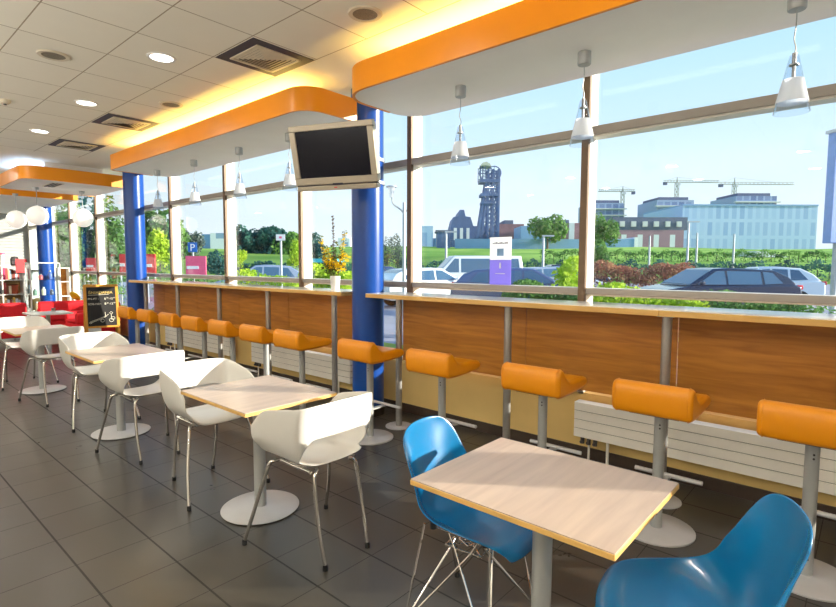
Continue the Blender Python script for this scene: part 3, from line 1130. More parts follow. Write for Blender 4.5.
# ------------------------------------------------------------------ vase of flowers on the far counter
vs = thing('flower_vase', 'white vase of yellow flowers and tall twigs on the far counter', 'vase', (3.60, 4.33, 1.244))
MB().lathe([(0, 0), (.042, 0), (.045, .005), (.055, .15), (.05, .152), (.042, .01), (0, .01)], seg=28).build('vase', 'pot', vs)
rnd = random.Random(3)
def blob(mb, c, r, n, sz, rr):
    for _ in range(n):
        d = Vector((rr.gauss(0, 1), rr.gauss(0, 1), rr.gauss(0, 1))).normalized()
        p = Vector(c)+d*r*rr.random()**.4
        a = Vector((rr.gauss(0, 1), rr.gauss(0, 1), rr.gauss(0, 1))).normalized()
        b = a.orthogonal().normalized()
        s_ = sz*rr.uniform(.6, 1.3)
        mb.face([p-a*s_, p+b*s_*.6, p+a*s_, p-b*s_*.6])
for (dx, top, kind) in ((.0, .78, 'bud'), (-.15, .46, 'twig'), (-.25, .56, 'twig'), (.09, .36, 'flower'), (.13, .27, 'flower'), (.05, .24, 'flower'), (-.06, .36, 'leaf'),
                        (.16, .62, 'twig'), (-.12, .27, 'leaf'), (.03, .46, 'leaf'), (-.20, .36, 'twig'), (.0, .30, 'flower')):
    dep = rnd.uniform(-.05, .05)
    q0, q1 = Vector((dep*.3, -dx*.25, .15)), Vector((dep, -dx, top))
    pts = smooth_path([(0, 0, .02), q0, (dep*.7, -dx*.7, .15+(top-.15)*.55), q1], 5)
    sm_ = MB().tube(pts, .003, 6).build('stem', 'stem', vs)
    hd = MB()
    if kind == 'bud':
        for k in range(12):
            blob(hd, q0.lerp(q1, .35+.65*k/11), .016, 8, .015, rnd)
        hd.build('bud', 'purple_bud', sm_)
    elif kind == 'twig':
        lf = MB()
        for k in range(10):
            blob(hd if k % 3 else lf, q0.lerp(q1, .35+.65*k/9), .034, 9, .017, rnd)
        hd.build('blossom', 'blossom', sm_)
        lf.build('leaf', 'flower_leaf', sm_)
    elif kind == 'flower':
        blob(hd, pts[-1], .07, 60, .020, rnd)
        hd.build('blossom', 'blossom', sm_)
    else:
        for k in range(8):
            blob(hd, q0.lerp(q1, .3+.7*k/7), .06, 9, .022, rnd)
        hd.build('leaf', 'flower_leaf', sm_)

# ------------------------------------------------------------------ chalkboard
SX, SY = 3.26, 10.36
cb = thing('chalkboard_sign', 'wooden framed chalkboard standing beside the last stool', 'sign', (SX, SY, 0), -.20)
cb.scale = (1.0, 1.0, .93)
tl = R(9)
lean = Matrix.Rotation(-tl, 4, 'X')
def A_(mb, *a):
    return mb.box(*a, mtx=lean)
fr = MB()
A_(fr, -.27, -.012, 0, -.225, .012, 1.24)
A_(fr, .225, -.012, 0, .27, .012, 1.24)
A_(fr, -.27, -.013, 1.19, .27, .013, 1.24)
A_(fr, -.27, -.012, .40, .27, .012, .435)
fr.build('front_frame', 'frame_wood', cb, bevel=.003)
brd = A_(MB(), -.226, -.006, .435, .226, .006, 1.19).build('board', 'board', cb)
A_(MB(), -.226, -.005, .12, -.03, .005, .40).build('lower_panel', 'concrete', cb)
back = MB()
l2 = Matrix.Translation((0, 2*sin(tl)*1.22, 0)) @ Matrix.Rotation(tl, 4, 'X')
for x in (-.25, .25):
    back.box(x-.02, -.01, 0, x+.02, .01, 1.235, mtx=l2)
back.box(-.25, -.006, .5, .25, .006, 1.2, mtx=l2)
back.build('rear_leg_frame', 'frame_wood', cb, bevel=.002)
def chalk(b, size, mt, x, z):
    p = lean @ Vector((x, -.0075, z))
    return text(b, size, mt, brd, p, (pi/2-tl, 0, 0), 'lettering', .0006)
chalk('\u015aNIADANIA', .070, 'chalk_yellow', -.20, 1.06)
for line, hour, z in (('PN-PT :', '6', .945), ('SOB-ND:', '8', .845)):
    chalk(line, .052, 'chalk', -.21, z)
    chalk(hour, .056, 'chalk', .045, z)
    chalk('30' if hour == '6' else '00', .030, 'chalk', .080, z+.022)
    chalk('-12', .052, 'chalk', .112, z)
    chalk('00', .028, 'chalk', .190, z+.022)
dr = MB()
def L_(*pts):
    dr.tube([lean @ Vector((x, -.008, z)) for x, z in pts], .0035, 6)
L_((-.20, 1.035), (.12, 1.045))
L_((-.19, .52), (-.04, .58), (.05, .62)); L_((-.185, .50), (-.03, .565), (.05, .605)); L_((-.19, .52), (-.205, .50), (-.185, .485), (-.165, .50), (-.185, .52))
L_((.05, .61), (.045, .70)); L_((.05, .61), (.10, .66))
for cx, cz, r in ((.0, .535, .028), (.14, .54, .035), (.165, .575, .03), (.14, .68, .022)):
    L_(*[(cx+r*cos(2*pi*k/10), cz+r*sin(2*pi*k/10)) for k in range(11)])
L_((.14, .66), (.14, .58))
dr.build('drawing', 'chalk', brd)

# ------------------------------------------------------------------ lounge corner at the far end
def sofa(lab, loc, rz, wd, name='red_armchair', cat='armchair'):
    t = thing(name, lab, cat, loc, rz, 'red upholstered lounge seats')
    MB().box(-wd/2, -.36, .12, wd/2, .36, .40).build('seat_base', 'red_fabric', t, bevel=.03)
    MB().box(-wd/2+.14, -.38, .40, wd/2-.14, .24, .47).build('cushion', 'red_fabric', t, bevel=.03)
    MB().box(-wd/2, .24, .40, wd/2, .40, .78).build('backrest', 'red_fabric', t, bevel=.04)
    for s_ in (-1, 1):
        MB().box(s_*wd/2-(.14 if s_ > 0 else 0), -.36, .40, s_*wd/2+(.14 if s_ < 0 else 0), .26, .60).build('armrest', 'red_fabric', t, bevel=.03)
        for y in (-.3, .3):
            MB().tube([(s_*(wd/2-.08), y, 0), (s_*(wd/2-.08), y, .13)], .018).build('leg', 'chrome', t)
    return t


sofa('red sofa at the left edge behind the white chairs', (1.95, 12.4, 0), pi, 1.1, 'red_sofa', 'sofa')
sofa('red armchair left of the chalkboard, with a yellow cushion', (3.22, 12.35, 0), pi*.94, .95)
sofa('red armchair behind the chalkboard near the window', (3.38, 11.35, 0), -pi*.5, .75)
cu = thing('yellow_cushion', 'yellow cushion lying on the back of the red armchair', 'cushion', (*at(76, 316, 10.25).xy, .78), .3)
pm = MB()
pm.lathe([(0, -.045), (.10, -.042), (.16, -.02), (.175, 0), (.16, .02), (.10, .042), (0, .045)], seg=4, mtx=Matrix.Rotation(R(50), 4, 'Y'), c=(0, 0, .10))
c_ = pm.build('pad', 'yellow_fabric', cu)
q = c_.modifiers.new('subdivision', 'SUBSURF'); q.levels = q.render_levels = 2
lt = thing('lounge_table', 'small white-topped table between the red sofas', 'table', (2.34, 9.95, 0))
MB().box(-.28, -.28, .71, .28, .28, .735).build('tabletop', 'white_plastic', lt, bevel=.004)
MB().lathe([(0, .015), (.03, .015), (.03, .71), (0, .71)], seg=16).build('post', 'greypaint', lt)
MB().lathe([(0, 0), (.2, 0), (.2, .015), (0, .015)], seg=32).build('base_disc', 'disc', lt)
nb = tag(MB().prism(rrect(-.03, -.02, .03, .02, (.006,)*4, 4), .735, .80).build('napkin_holder', 'chrome'), 'small chrome napkin holder on the lounge table', 'napkin holder')
nb.location = (2.42, 9.98, 0)

# bookcase with books
bkc = thing('bookcase', 'open white bookcase full of books at the left edge before the slatted wall', 'bookcase', (2.75, 15.6, 0))
fr = MB()
bx0, bx1, by0, by1 = 2.0, 3.16, 15.35, 15.65
levels = [.06, .42, .78, 1.12, 1.46]
uprights = [2.0, 2.36, 2.74, 3.14]
for z in levels:
    MB().box(bx0, by0, z-.012, bx1, by1, z+.012).build('shelf', 'shelf_white', bkc, world=True)
for x in uprights:
    MB().box(x, by0, 0, x+.022, by1, 1.46).build('upright', 'shelf_white', bkc, world=True)
MB().box(2.022, by1-.01, .43, 3.14, by1, 1.10).build('back_board', 'shelf_wood', bkc, world=True)
rb = random.Random(5)
bcols = [(236, 232, 224), (224, 210, 180), (206, 170, 128), (196, 60, 110), (150, 60, 60), (120, 60, 40), (70, 74, 90), (230, 226, 236), (240, 190, 90), (150, 190, 214), (214, 70, 70)]
BM_ = [mat('book_cover', c, .6) for c in bcols]
bi = 0
books = []
for li, z in enumerate((1.132, .792, .432)):
    for cell in range(3):
        x = uprights[cell]+.04
        xe = uprights[cell+1]-.03
        if li == 1:
            xe = x+.16
        while x < xe-.04:
            w_ = rb.uniform(.026, .05)
            hb = rb.uniform(.19, .28)
            k = rb.randrange(len(BM_))
            b = MB().box(x, by0+.02, z, x+w_, by0+.2, z+hb).build('book', BM_[k])
            books.append((b, li, cell))
            x += w_+.003
for b, li, cell in books:
    tag(b, 'slim book standing upright among others on the %s shelf of the white bookcase' % ('top', 'middle', 'lower')[li], 'book', 'books on the %s shelf' % ('top', 'middle', 'lower')[li])
for (x, c, nm, lab, cat, hh_) in ((2.60, (160, 190, 214), 'storage_box', 'pale blue box on the middle shelf of the white bookcase', 'box', .2),
                                  (2.95, (150, 62, 30), 'storage_box', 'rust brown box on the middle shelf of the white bookcase', 'box', .22)):
    bxx = thing(nm, lab, cat, (x, by0+.14, .792))
    MB().box(-.10, -.1, 0, .10, .1, hh_-.04).build('body', mat('box_card', c, .7), bxx)
    MB().box(-.104, -.104, hh_-.04, .104, .104, hh_).build('lid', mat('box_lid', [v*.92 for v in c], .7), bxx)
cn = thing('tall_canister', 'tall white canister on top of the bookcase', 'canister', (2.80, 15.5, 1.472))
MB().lathe([(0, 0), (.05, 0), (.05, .25), (0, .25)], seg=20).build('body', 'white_plastic', cn)
MB().lathe([(.0, .25), (.053, .25), (.053, .29), (0, .29)], seg=20).build('cap', 'pink_paint', cn)
cn = thing('small_machine', 'small dark rounded appliance on top of the bookcase', 'appliance', (3.03, 15.5, 1.472))
MB().lathe([(0, 0), (.08, 0), (.085, .14), (.06, .2), (0, .21)], seg=20).build('body', 'tv_dark', cn)
MB().box(-.06, -.1, .03, .06, -.07, .10).build('display', 'disc', cn)

# glass display cabinet
gc = thing('display_cabinet', 'tall glass display cabinet in front of the far blue column', 'cabinet', (3.25, 14.15, 0))
gx0, gx1, gy0, gy1 = 2.98, 3.56, 13.95, 14.35
for x in (gx0, gx1-.02):
    for y in (gy0, gy1-.02):
        MB().box(x, y, 0, x+.02, y+.02, 1.54).build('corner_post', 'shelf_white', gc, world=True)
for z in (.08, 1.52):
    MB().box(gx0, gy0, z, gx1, gy1, z+.02).build('frame_shelf', 'shelf_white', gc, world=True)
for z in (.45, .80, 1.15):
    MB().box(gx0+.02, gy0+.02, z, gx1-.02, gy1-.02, z+.008).build('glass_shelf', 'cabinet_glass', gc, world=True)
MB().box(gx0+.02, gy0+.004, .1, gx1-.02, gy0+.008, 1.52).build('glass_door', 'cabinet_glass', gc, world=True)
MB().box(gx0+.004, gy0+.02, .1, gx0+.008, gy1-.02, 1.52).build('glass_side', 'cabinet_glass', gc, world=True)
for i, (x, z, c, hh_) in enumerate(((3.08, 1.158, (236, 236, 230), .16), (3.22, 1.158, (206, 90, 90), .12), (3.40, 1.158, (90, 110, 190), .2), (3.1, .808, (120, 150, 130), .14), (3.26, .808, (230, 220, 190), .18),
                                    (3.42, .808, (90, 90, 110), .12), (3.12, .458, (200, 160, 120), .2), (3.34, .458, (240, 240, 240), .16))):
    v = thing('display_jar', 'small jar on the %s glass shelf of the display cabinet, %s' % ({1.158: 'top', .808: 'middle', .458: 'lower'}[z], ['white', 'red', 'blue', 'green', 'cream', 'dark', 'tan', 'white'][i]), 'jar', (x, 14.12, z), group='jars in the display cabinet')
    MB().lathe([(0, 0), (.04, 0), (.045, hh_*.6), (.025, hh_*.85), (0, hh_*.85)], seg=16).build('body', mat('jar_glaze', c, .3), v)
    MB().lathe([(0, hh_*.85), (.028, hh_*.85), (.022, hh_), (0, hh_)], seg=16).build('lid', 'steel', v)
pb = tag(MB().box(3.0, 15.25, 1.30, 3.22, 15.27, 1.62).build('red_poster', 'red_paint'), 'red poster panel behind the glass cabinet', 'poster')
ns = thing('narrow_shelf', 'narrow open shelf right of the far blue column', 'shelf', (3.72, 14.4, 0))
for x in (3.60, 3.82):
    MB().box(x, 14.3, 0, x+.02, 14.55, 1.42).build('upright', 'shelf_white', ns, world=True)
for z in (.06, .4, .74, 1.08, 1.4):
    MB().box(3.62, 14.3, z, 3.82, 14.55, z+.02).build('shelf', 'shelf_white', ns, world=True)
MB().box(3.62, 14.53, .08, 3.82, 14.54, 1.4).build('back_board', 'panel', ns, world=True)

# ------------------------------------------------------------------ poster on the glass
ps = thing('window_poster', 'white and violet poster standing against the window glass, before the dark car', 'poster', (3.96, 2.32, 1.345))
def yy(px):
    d = (fw + rt*((px-418)/F_PX))
    return d.y/d.x*3.96
pa, pb_ = yy(489.5), yy(510.5)
MB().box(3.955, pb_, 1.345, 3.962, pa, 1.565).build('violet_part', 'paper_violet', ps, world=True)
MB().box(3.955, pb_, 1.565, 3.962, pa, 1.765).build('white_part', 'paper_white', ps, world=True)
tx = MB()
for k in range(9):
    y = pa - .03 - k*(pa-pb_-.06)/9
    tx.box(3.953, y-.012, 1.705, 3.955, y, 1.715+.004*(k % 3))
tx.build('heading_mark', 'ink', ps, world=True)
ym = (pa+pb_)/2
MB().box(3.953, ym-.035, 1.60, 3.955, ym+.035, 1.665).build('picture', 'panel_blue', ps, world=True)
MB().box(3.953, ym-.008, 1.49, 3.955, ym+.008, 1.54).build('emblem', 'white_sign', ps, world=True)
MB().box(3.953, ym-.05, 1.44, 3.955, ym+.05, 1.447).build('line_mark', 'white_sign', ps, world=True)

# =================================================================== outdoors
def ground_pt(px, depth):
    p = at(px, 261, depth)
    return Vector((p.x, p.y, 0))


def hill_h(depth):
    if depth < 44:
        return 0
    if depth < 52:
        return 1.4*(depth-44)/8
    if depth < 120:
        return 1.4 + 4.1*(depth-52)/68
    return 5.5
gr = MB()
rows = []
lat = fw.xy.normalized()
side = rt.xy.normalized()
for d in (5.2, 8.5, 20, 35, 43.9):
    pass
struct('asphalt_ground', MB().box(4.04, -40, -.2, 60, 70, 0), 'asphalt', 'grey asphalt car park outside the window', 'ground')
for d in (40, 44, 48, 52, 60, 75, 95, 120, 200, 420):
    row = []
    for s_ in range(-14, 15):
        o = s_/14*d*1.5
        p = lat*d + side*o
        nz = .25*sin(o*.11+d*.07) if d > 44 else 0
        row.append((p.x, p.y, hill_h(d)+nz+(.015 if d > 42 else -.15)))
    rows.append(row)
gr.grid(rows)
struct('grass_ground', gr, 'grass', 'sunny grass bank beyond the car park', 'ground')
# planting bed close to the window
struct('planting_bed', MB().box(5.2, -12, 0, 6.6, 40, .12), 'grass', 'low planting bed between window and car park', 'ground')


def foliage(name, mt, parent, c, rad, n, sz, seed, world=True):
    rr = random.Random(seed)
    mb = MB()
    c = Vector(c)
    lobes = []
    for k in range(9):
        d = Vector((rr.gauss(0, 1), rr.gauss(0, 1), rr.gauss(0, .8)))
        d.normalize()
        lobes.append((Vector((d.x*rad[0]*.55, d.y*rad[1]*.55, d.z*rad[2]*.55)), rr.uniform(.42, .62)))
    for _ in range(n):
        lo, k = rr.choice(lobes)
        d = Vector((rr.gauss(0, 1), rr.gauss(0, 1), rr.gauss(0, 1))).normalized()
        q = rr.uniform(.75, 1.0)*k
        p = c+lo+Vector((d.x*rad[0], d.y*rad[1], d.z*rad[2]))*q
        nrm = (d+Vector((rr.gauss(0, .5), rr.gauss(0, .5), rr.gauss(0, .5)))).normalized()
        a = nrm.orthogonal().normalized()
        a.rotate(Matrix.Rotation(rr.uniform(0, 6.28), 3, nrm))
        b = nrm.cross(a)
        s_ = sz*rr.uniform(.6, 1.4)
        mb.face([p-a*s_, p-b*s_*.6, p+a*s_, p+b*s_*.6])
    return mb.build(name, mt, parent, world=world, angle=180)


def tree(px, depth, ytop, ybot, wpx, mt, lab, seed, n=1500, group=None, trunk=True, name='tree', cat='tree'):
    """crown between photo rows ytop and ybot, at a real distance"""
    s_ = depth/F_PX
    base = ground_pt(px, depth)
    zt, zb = at(px, ytop, depth).z, at(px, ybot, depth).z
    g = hill_h(depth)
    t = thing(name, lab, cat, (base.x, base.y, g), 0, group)
    c = (base.x, base.y, (zt+zb)/2)
    rx = wpx*s_/2
    foliage('crown', mt, t, c, (rx*1.05, rx*1.05, (zt-zb)/2*1.05), int(n*1.6), max(.05, rx*.11), seed)
    if trunk:
        MB().tube([(base.x, base.y, g), (base.x+.02*rx, base.y, (zt+zb)/2)], [rx*.07, rx*.04], 8).build('trunk', 'bark', t, world=True)
    return t


# trees left to right
tree(65, 26, 198, 300, 44, 'leaf_mid', 'tall green tree beyond the far windows, left of the second column', 1, 1800, 'trees beyond the far windows')
tree(88, 30, 192, 300, 44, 'leaf_dark', 'dark bushy tree beyond the far windows, beside the globe lamp', 2, 1800, 'trees beyond the far windows')
tree(112, 28, 200, 300, 40, 'leaf_mid', 'green tree just left of the second blue column', 3, 1800, 'trees beyond the far windows')
tree(163, 30, 206, 268, 44, 'leaf_mid', 'green tree just right of the second blue column', 4, 1800, 'trees beyond the far windows')
tree(160, 24, 232, 280, 30, 'leaf_lime', 'yellow-green bush right of the second blue column', 5, 1300, 'trees beyond the far windows')
tree(190, 60, 226, 262, 26, 'leaf_grey', 'grey-green tree behind the parking sign', 6, 900, 'trees beyond the far windows')
tree(218, 44, 250, 278, 24, 'leaf_dark', 'dark round bush before the white building', 7, 900, 'trees beyond the car park')
for i, (px, yt, w_, mt, lab) in enumerate(((240, 230, 26, 'leaf_dark', 'dark tree at the left of the wood behind the silver car'), (256, 234, 22, 'leaf_dark', 'second dark tree in the wood behind the silver car'),
                                          (272, 229, 26, 'leaf_dark', 'tallest dark tree in the wood behind the silver car'), (290, 227, 28, 'leaf_mid', 'green tree at the right of the wood, behind the pole sign'),
                                          (308, 234, 20, 'leaf_dark', 'dark tree left of the vase flowers'))):
    tree(px, 80, yt-2, 272, w_+8, mt, lab, 20+i, 2200, 'wood behind the silver car')
tree(296, 26, 240, 272, 20, 'leaf_lime', 'lime-green bush left of the vase', 31, 900)
tree(314, 40, 240, 266, 22, 'leaf_dark', 'dark green bush behind the vase flowers', 32, 900)
tree(388, 40, 229, 275, 14, 'leaf_grey', 'thin grey-green tree touching the big blue column', 33, 900, 'grey-green trees right of the column')
tree(398, 42, 231, 275, 14, 'leaf_grey', 'thin grey-green tree beside the street lamp', 34, 900, 'grey-green trees right of the column')
tree(547, 110, 212, 246, 36, 'leaf_mid', 'rounded green tree among the old mine buildings', 35, 1000)
tree(604, 60, 210, 250, 26, 'leaf_mid', 'slender green tree before the left apartment tower', 36, 1200)
tree(598, 45, 240, 268, 24, 'leaf_mid', 'low green bush at the foot of the slender tree', 37, 1000)
tree(240, 30, 248, 268, 14, 'leaf_lime', 'small yellow-green tree left of the silver car', 38, 600)


def hedge(lab, px0, px1, depth, zt, mt, seed, n, dz=.0, name='hedge'):
    a, b = ground_pt(px0, depth), ground_pt(px1, depth)
    g = hill_h(depth)
    t = thing(name, lab, 'hedge', ((a.x+b.x)/2, (a.y+b.y)/2, g))
    rr = random.Random(seed)
    mb = MB()
    L = (b-a).length
    d = (b-a).normalized()
    nn = Vector((-d.y, d.x, 0))
    core = MB()
    th = .45*(zt/1.0)
    sz = .028+.018*zt*(1 if zt > 1.2 else .4)+(.05 if depth > 40 else 0)
    for _ in range(n):
        u = rr.random()*L
        v = rr.gauss(0, .5)
        z = zt*(.55+.45*rr.random()**.5)*(1+.18*sin(u*2.3)+.1*sin(u*5.1)) if rr.random() < .6 else zt*rr.random()
        p = a+d*u+nn*max(-1, min(1, v))*th+Vector((0, 0, g+max(.02, z)))
        nr = Vector((rr.gauss(0, 1), rr.gauss(0, 1), abs(rr.gauss(0, 1)))).normalized()
        e = nr.orthogonal().normalized()
        e.rotate(Matrix.Rotation(rr.uniform(0, 6.28), 3, nr))
        f = nr.cross(e)
        s_ = sz*rr.uniform(.6, 1.5)
        mb.face([p-e*s_, p-f*s_*.6, p+e*s_, p+f*s_*.6])
    mb.build('leafage', mt, t, world=True, angle=180)
    q = MB()
    for k in range(max(3, int(L))):
        p = a+d*(L*(k+.5)/max(3, int(L)))
        q.tube([(p.x, p.y, g), (p.x, p.y, g+zt*.7)], .03, 6)
    q.build('stem', 'bark', t, world=True)
    return t


hedge('copper red hedge behind the black car, left part', 592, 692, 22, 1.42, 'leaf_red', 40, 5200)
hedge('low bright green hedge before the black hatchback', 590, 700, 8.5, 1.0, 'leaf_lime', 41, 5200)
hedge('low green hedge in front of the black car wheels', 701, 836, 8.5, .90, 'leaf_mid', 42, 4200)
hedge('low green hedge before the slate car and poster', 505, 585, 9.5, 1.02, 'leaf_mid', 43, 4000)
hedge('lime shrub beside the middle mullion', 560, 582, 10.5, 1.38, 'leaf_lime', 44, 900, name='shrub')
hedge('green and yellow hedge under the vase window', 300, 352, 14, 1.25, 'leaf_lime', 45, 3000)
hedge('flowering low hedge before the silver car', 232, 300, 15, 1.12, 'leaf_lime', 46, 3200)
hedge('dark hedge line at the foot of the grass bank', 400, 836, 45, 1.5, 'leaf_dark', 47, 7000)
hedge('dark hedge line at the foot of the grass bank behind the silver car', 225, 352, 45, 1.4, 'leaf_dark', 48, 3000)
hedge('dark clipped hedge row halfway up the grass bank', 540, 830, 58, 1.3, 'leaf_mid', 52, 5000)
hedge('low hedge under the parking sign', 150, 228, 16, 1.05, 'leaf_mid', 49, 1200)
hedge('leafy hedge outside the far windows', 58, 124, 18, 1.0, 'leaf_mid', 50, 1200)


# ------------------------------------------------------------------ cars
def car(lab, loc, rz, paint, L=4.2, kind='hatch', hgt=1.46, name='car', group='parked cars outside'):
    """length along x, nose at -x"""
    t = thing(name, lab, 'car' if kind != 'van' else 'van', loc, rz, group)
    h = L/2
    if kind == 'van':
        low = [(-h, .30), (-h, .75), (-h+.25, .98), (-h+.75, 1.12), (h, 1.15), (h, .28)]
        cab = [(-h+.72, 1.10), (-h+1.55, hgt), (h-.15, hgt), (h-.02, 1.12)]
        wins = [(-h+1.0, 1.17, -h+1.55, hgt-.14, -h+1.75, hgt-.14, -h+1.75, 1.17), (-h+1.85, 1.17, -h+1.85, hgt-.14, h-.3, hgt-.14, h-.22, 1.17)]
    elif kind == 'hatch':
        low = [(-h, .34), (-h-.02, .58), (-h+.12, .74), (-h+.45, .84), (-h+1.15, .95), (h-.30, 1.0), (h, .95), (h+.02, .55), (h-.08, .30)]
        cab = [(-h+1.05, .94), (-h+1.85, hgt-.03), (-h+2.3, hgt), (h-.75, hgt-.06), (h-.35, 1.22), (h-.12, .98)]
        wins = [(-h+1.30, .985, -h+1.90, hgt-.10, -h+2.15, hgt-.09, -h+2.15, .985), (-h+2.22, .985, -h+2.22, hgt-.09, h-1.18, hgt-.11, h-1.18, .99), (h-1.10, .99, h-1.10, hgt-.11, h-.82, hgt-.14, h-.55, 1.02)]
    wd = .88
    mb = MB()
    def loft(mb, prof, ws):
        rings = []
        for y in (-1, 1):
            rings.append([mb.bm.verts.new((x, y*w_, z)) for (x, z), w_ in zip(prof, ws)])
        A, B = rings
        n = len(prof)
        for k in range(n):
            mb.bm.faces.new((A[k], A[(k+1) % n], B[(k+1) % n], B[k]))
        mb.bm.faces.new(A[::-1])
        mb.bm.faces.new(B)
    loft(mb, low, [wd]*len(low))
    b = mb.build('body', paint, t, bevel=.07, seg=3)
    mb = MB()
    top = max(z for x, z in cab)
    ws = [wd-.03-(z-.95)/(top-.95)*.17 if kind != 'van' else wd-.02-(z-1.1)/(top-1.1)*.10 for x, z in cab]
    loft(mb, cab, ws)
    mb.build('cabin', paint, t, bevel=.05, seg=3)
    def wat(z):
        return wd-.03-(z-.95)/(top-.95)*.17 if kind != 'van' else wd-.02-(z-1.1)/(top-1.1)*.10
    for s_ in (-1, 1):
        for q in wins:
            pts = [(q[i], q[i+1]) for i in range(0, 8, 2)]
            g = MB()
            a = [g.bm.verts.new((x, s_*(wat(z)+.006), z)) for x, z in pts]
            c = [g.bm.verts.new((x, s_*(wat(z)-.02), z)) for x, z in pts]
            g.bm.faces.new(a)
            g.bm.faces.new(c[::-1])
            for k in range(4):
                g.bm.faces.new((a[k], a[(k+1) % 4], c[(k+1) % 4], c[k]))
            g.build('side_window', 'car_glass', t)
    # windscreen and rear window
    def screen(i, j, nm, lo_=.1, hi_=.92):
        (x0, z0), (x1, z1) = cab[i], cab[j]
        P0 = (x0+(x1-x0)*lo_, z0+(z1-z0)*lo_)
        P1 = (x0+(x1-x0)*hi_, z0+(z1-z0)*hi_)
        nx, nz = -(z1-z0), (x1-x0)
        l_ = math.hypot(nx, nz)
        nx, nz = nx/l_*.008, nz/l_*.008
        g = MB()
        w0, w1 = wat(P0[1])-.07, wat(P1[1])-.07
        g.face([(P0[0]+nx, -w0, P0[1]+nz), (P0[0]+nx, w0, P0[1]+nz), (P1[0]+nx, w1, P1[1]+nz), (P1[0]+nx, -w1, P1[1]+nz)])
        g.face([(P0[0]-nx, -w0, P0[1]-nz), (P1[0]-nx, -w1, P1[1]-nz), (P1[0]-nx, w1, P1[1]-nz), (P0[0]-nx, w0, P0[1]-nz)])
        g.build(nm, 'car_glass', t)
    screen(0, 1, 'windscreen')
    if kind == 'hatch':
        screen(3, 4, 'rear_window', .15, .95)
    for s_ in (-1, 1):
        for x in (-h+.80, h-.80):
            wl = MB().lathe([(0, -.10), (.24, -.10), (.31, -.08), (.31, .08), (.24, .10), (0, .10)], (x, s_*(wd-.07), .31), 24, Matrix.Rotation(pi/2, 4, 'X')).build('wheel', 'tyre', t)
            MB().lathe([(0, -.012), (.19, -.012), (.20, .0), (0, .012)], (x, s_*(wd+.035), .31), 16, Matrix.Rotation(pi/2, 4, 'X')).build('hub_cap', 'rim', wl)
        MB().box(-h-.03, s_*wd-(.30 if s_ > 0 else -.02), .62, -h+.20, s_*wd-(.02 if s_ > 0 else -.30), .74).build('head_lamp', 'head', t, bevel=.02)
        MB().box(h-.14, s_*wd-(.24 if s_ > 0 else -.015), .84, h+.035, s_*wd+(.015 if s_ > 0 else .24), .97).build('tail_lamp', 'tail', t, bevel=.02)
        MB().box(-h+1.32, s_*(wd+.08)-.07, .98, -h+1.42, s_*(wd+.08)+.07, 1.08).build('mirror', paint, t, bevel=.02)
    return t


def car_at(lab, px, depth, heading_px, paint, **k):
    """heading: direction from tail to nose, across the picture to the left (-1) or right (+1), plus turn"""
    p = ground_pt(px, depth)
    ang = math.atan2(-side.y, -side.x)         # nose toward picture left
    rz = ang + pi + heading_px
    return car(lab, p, rz, paint, **k)


car_at('black hatchback parked side-on behind the low hedge at right', 711, 15.6, 0.06, 'car_black', L=4.4, hgt=1.46)
car_at('white hatchback partly hidden behind the black hatchback', 757, 20, -.25, 'car_white', L=3.9, hgt=1.50)
car_at('white small hatchback left of the white van, nose to the right', 430, 19, pi+.45, 'car_white', L=4.0, hgt=1.42)
car_at('white van parked behind the white hatchback', 470, 25, .12, 'car_white', L=4.9, hgt=1.95, kind='van', name='van')
car_at('slate blue car behind the violet poster', 522, 16, pi-.1, 'car_slate', L=4.3, hgt=1.44)
car_at('silver car beyond the slate blue car', 556, 24.5, pi+.2, 'car_silver', L=4.3, hgt=1.46)
car_at('dark car behind the middle mullion', 572, 34, pi, 'car_black', L=4.4, hgt=1.6)
car_at('silver hatchback left of the pole sign', 262, 22, .1, 'car_silver', L=4.0, hgt=1.5)
car_at('pale blue car behind the silver hatchback', 280, 27, .15, 'car_slate', L=4.2, hgt=1.45)
car_at('dark car right of the big blue column', 388, 30, pi, 'car_slate', L=4.2, hgt=1.42)

# ------------------------------------------------------------------ street furniture
def pole_sign(lab, px, depth, y_top, wpx, hpx, face, pole_r=.04, mark=None, border=None, name='road_sign'):
    b = ground_pt(px, depth)
    s_ = depth/F_PX
    g = hill_h(depth)
    zt = at(px, y_top, depth).z
    t = thing(name, lab, 'sign', (b.x, b.y, g), math.atan2(side.y, side.x))
    MB().tube([(0, .03, 0), (0, .03, zt-g)], pole_r, 10).build('pole', 'pole', t)
    w_, h_ = wpx*s_, hpx*s_
    MB().box(-w_/2, -.025, zt-g-h_, w_/2, 0, zt-g).build('plate', face, t)
    if mark:
        text(mark, h_*1.05, 'white_sign', t, (0, -.03, zt-g-h_*.88), (pi/2, 0, 0), 'letter', .003, 'CENTER')
    return t


pole_sign('blue parking sign with a white P on a pole', 193, 24, 242.5, 9, 9.5, 'blue_sign', mark='P')
t = pole_sign('white rectangular sign on a pole left of the vase', 321, 20, 236, 1, 1, 'white_sign', name='road_sign') if False else None
ws = pole_sign('white rectangular sign on a tall pole behind the hedge', 281, 20, 234.5, 9, 6, 'white_sign', name='road_sign')
MB().box(-.05, -.028, at(281, 238.5, 20).z, .05, -.025, at(281, 236.5, 20).z).build('pink_mark', 'pink_paint', ws)

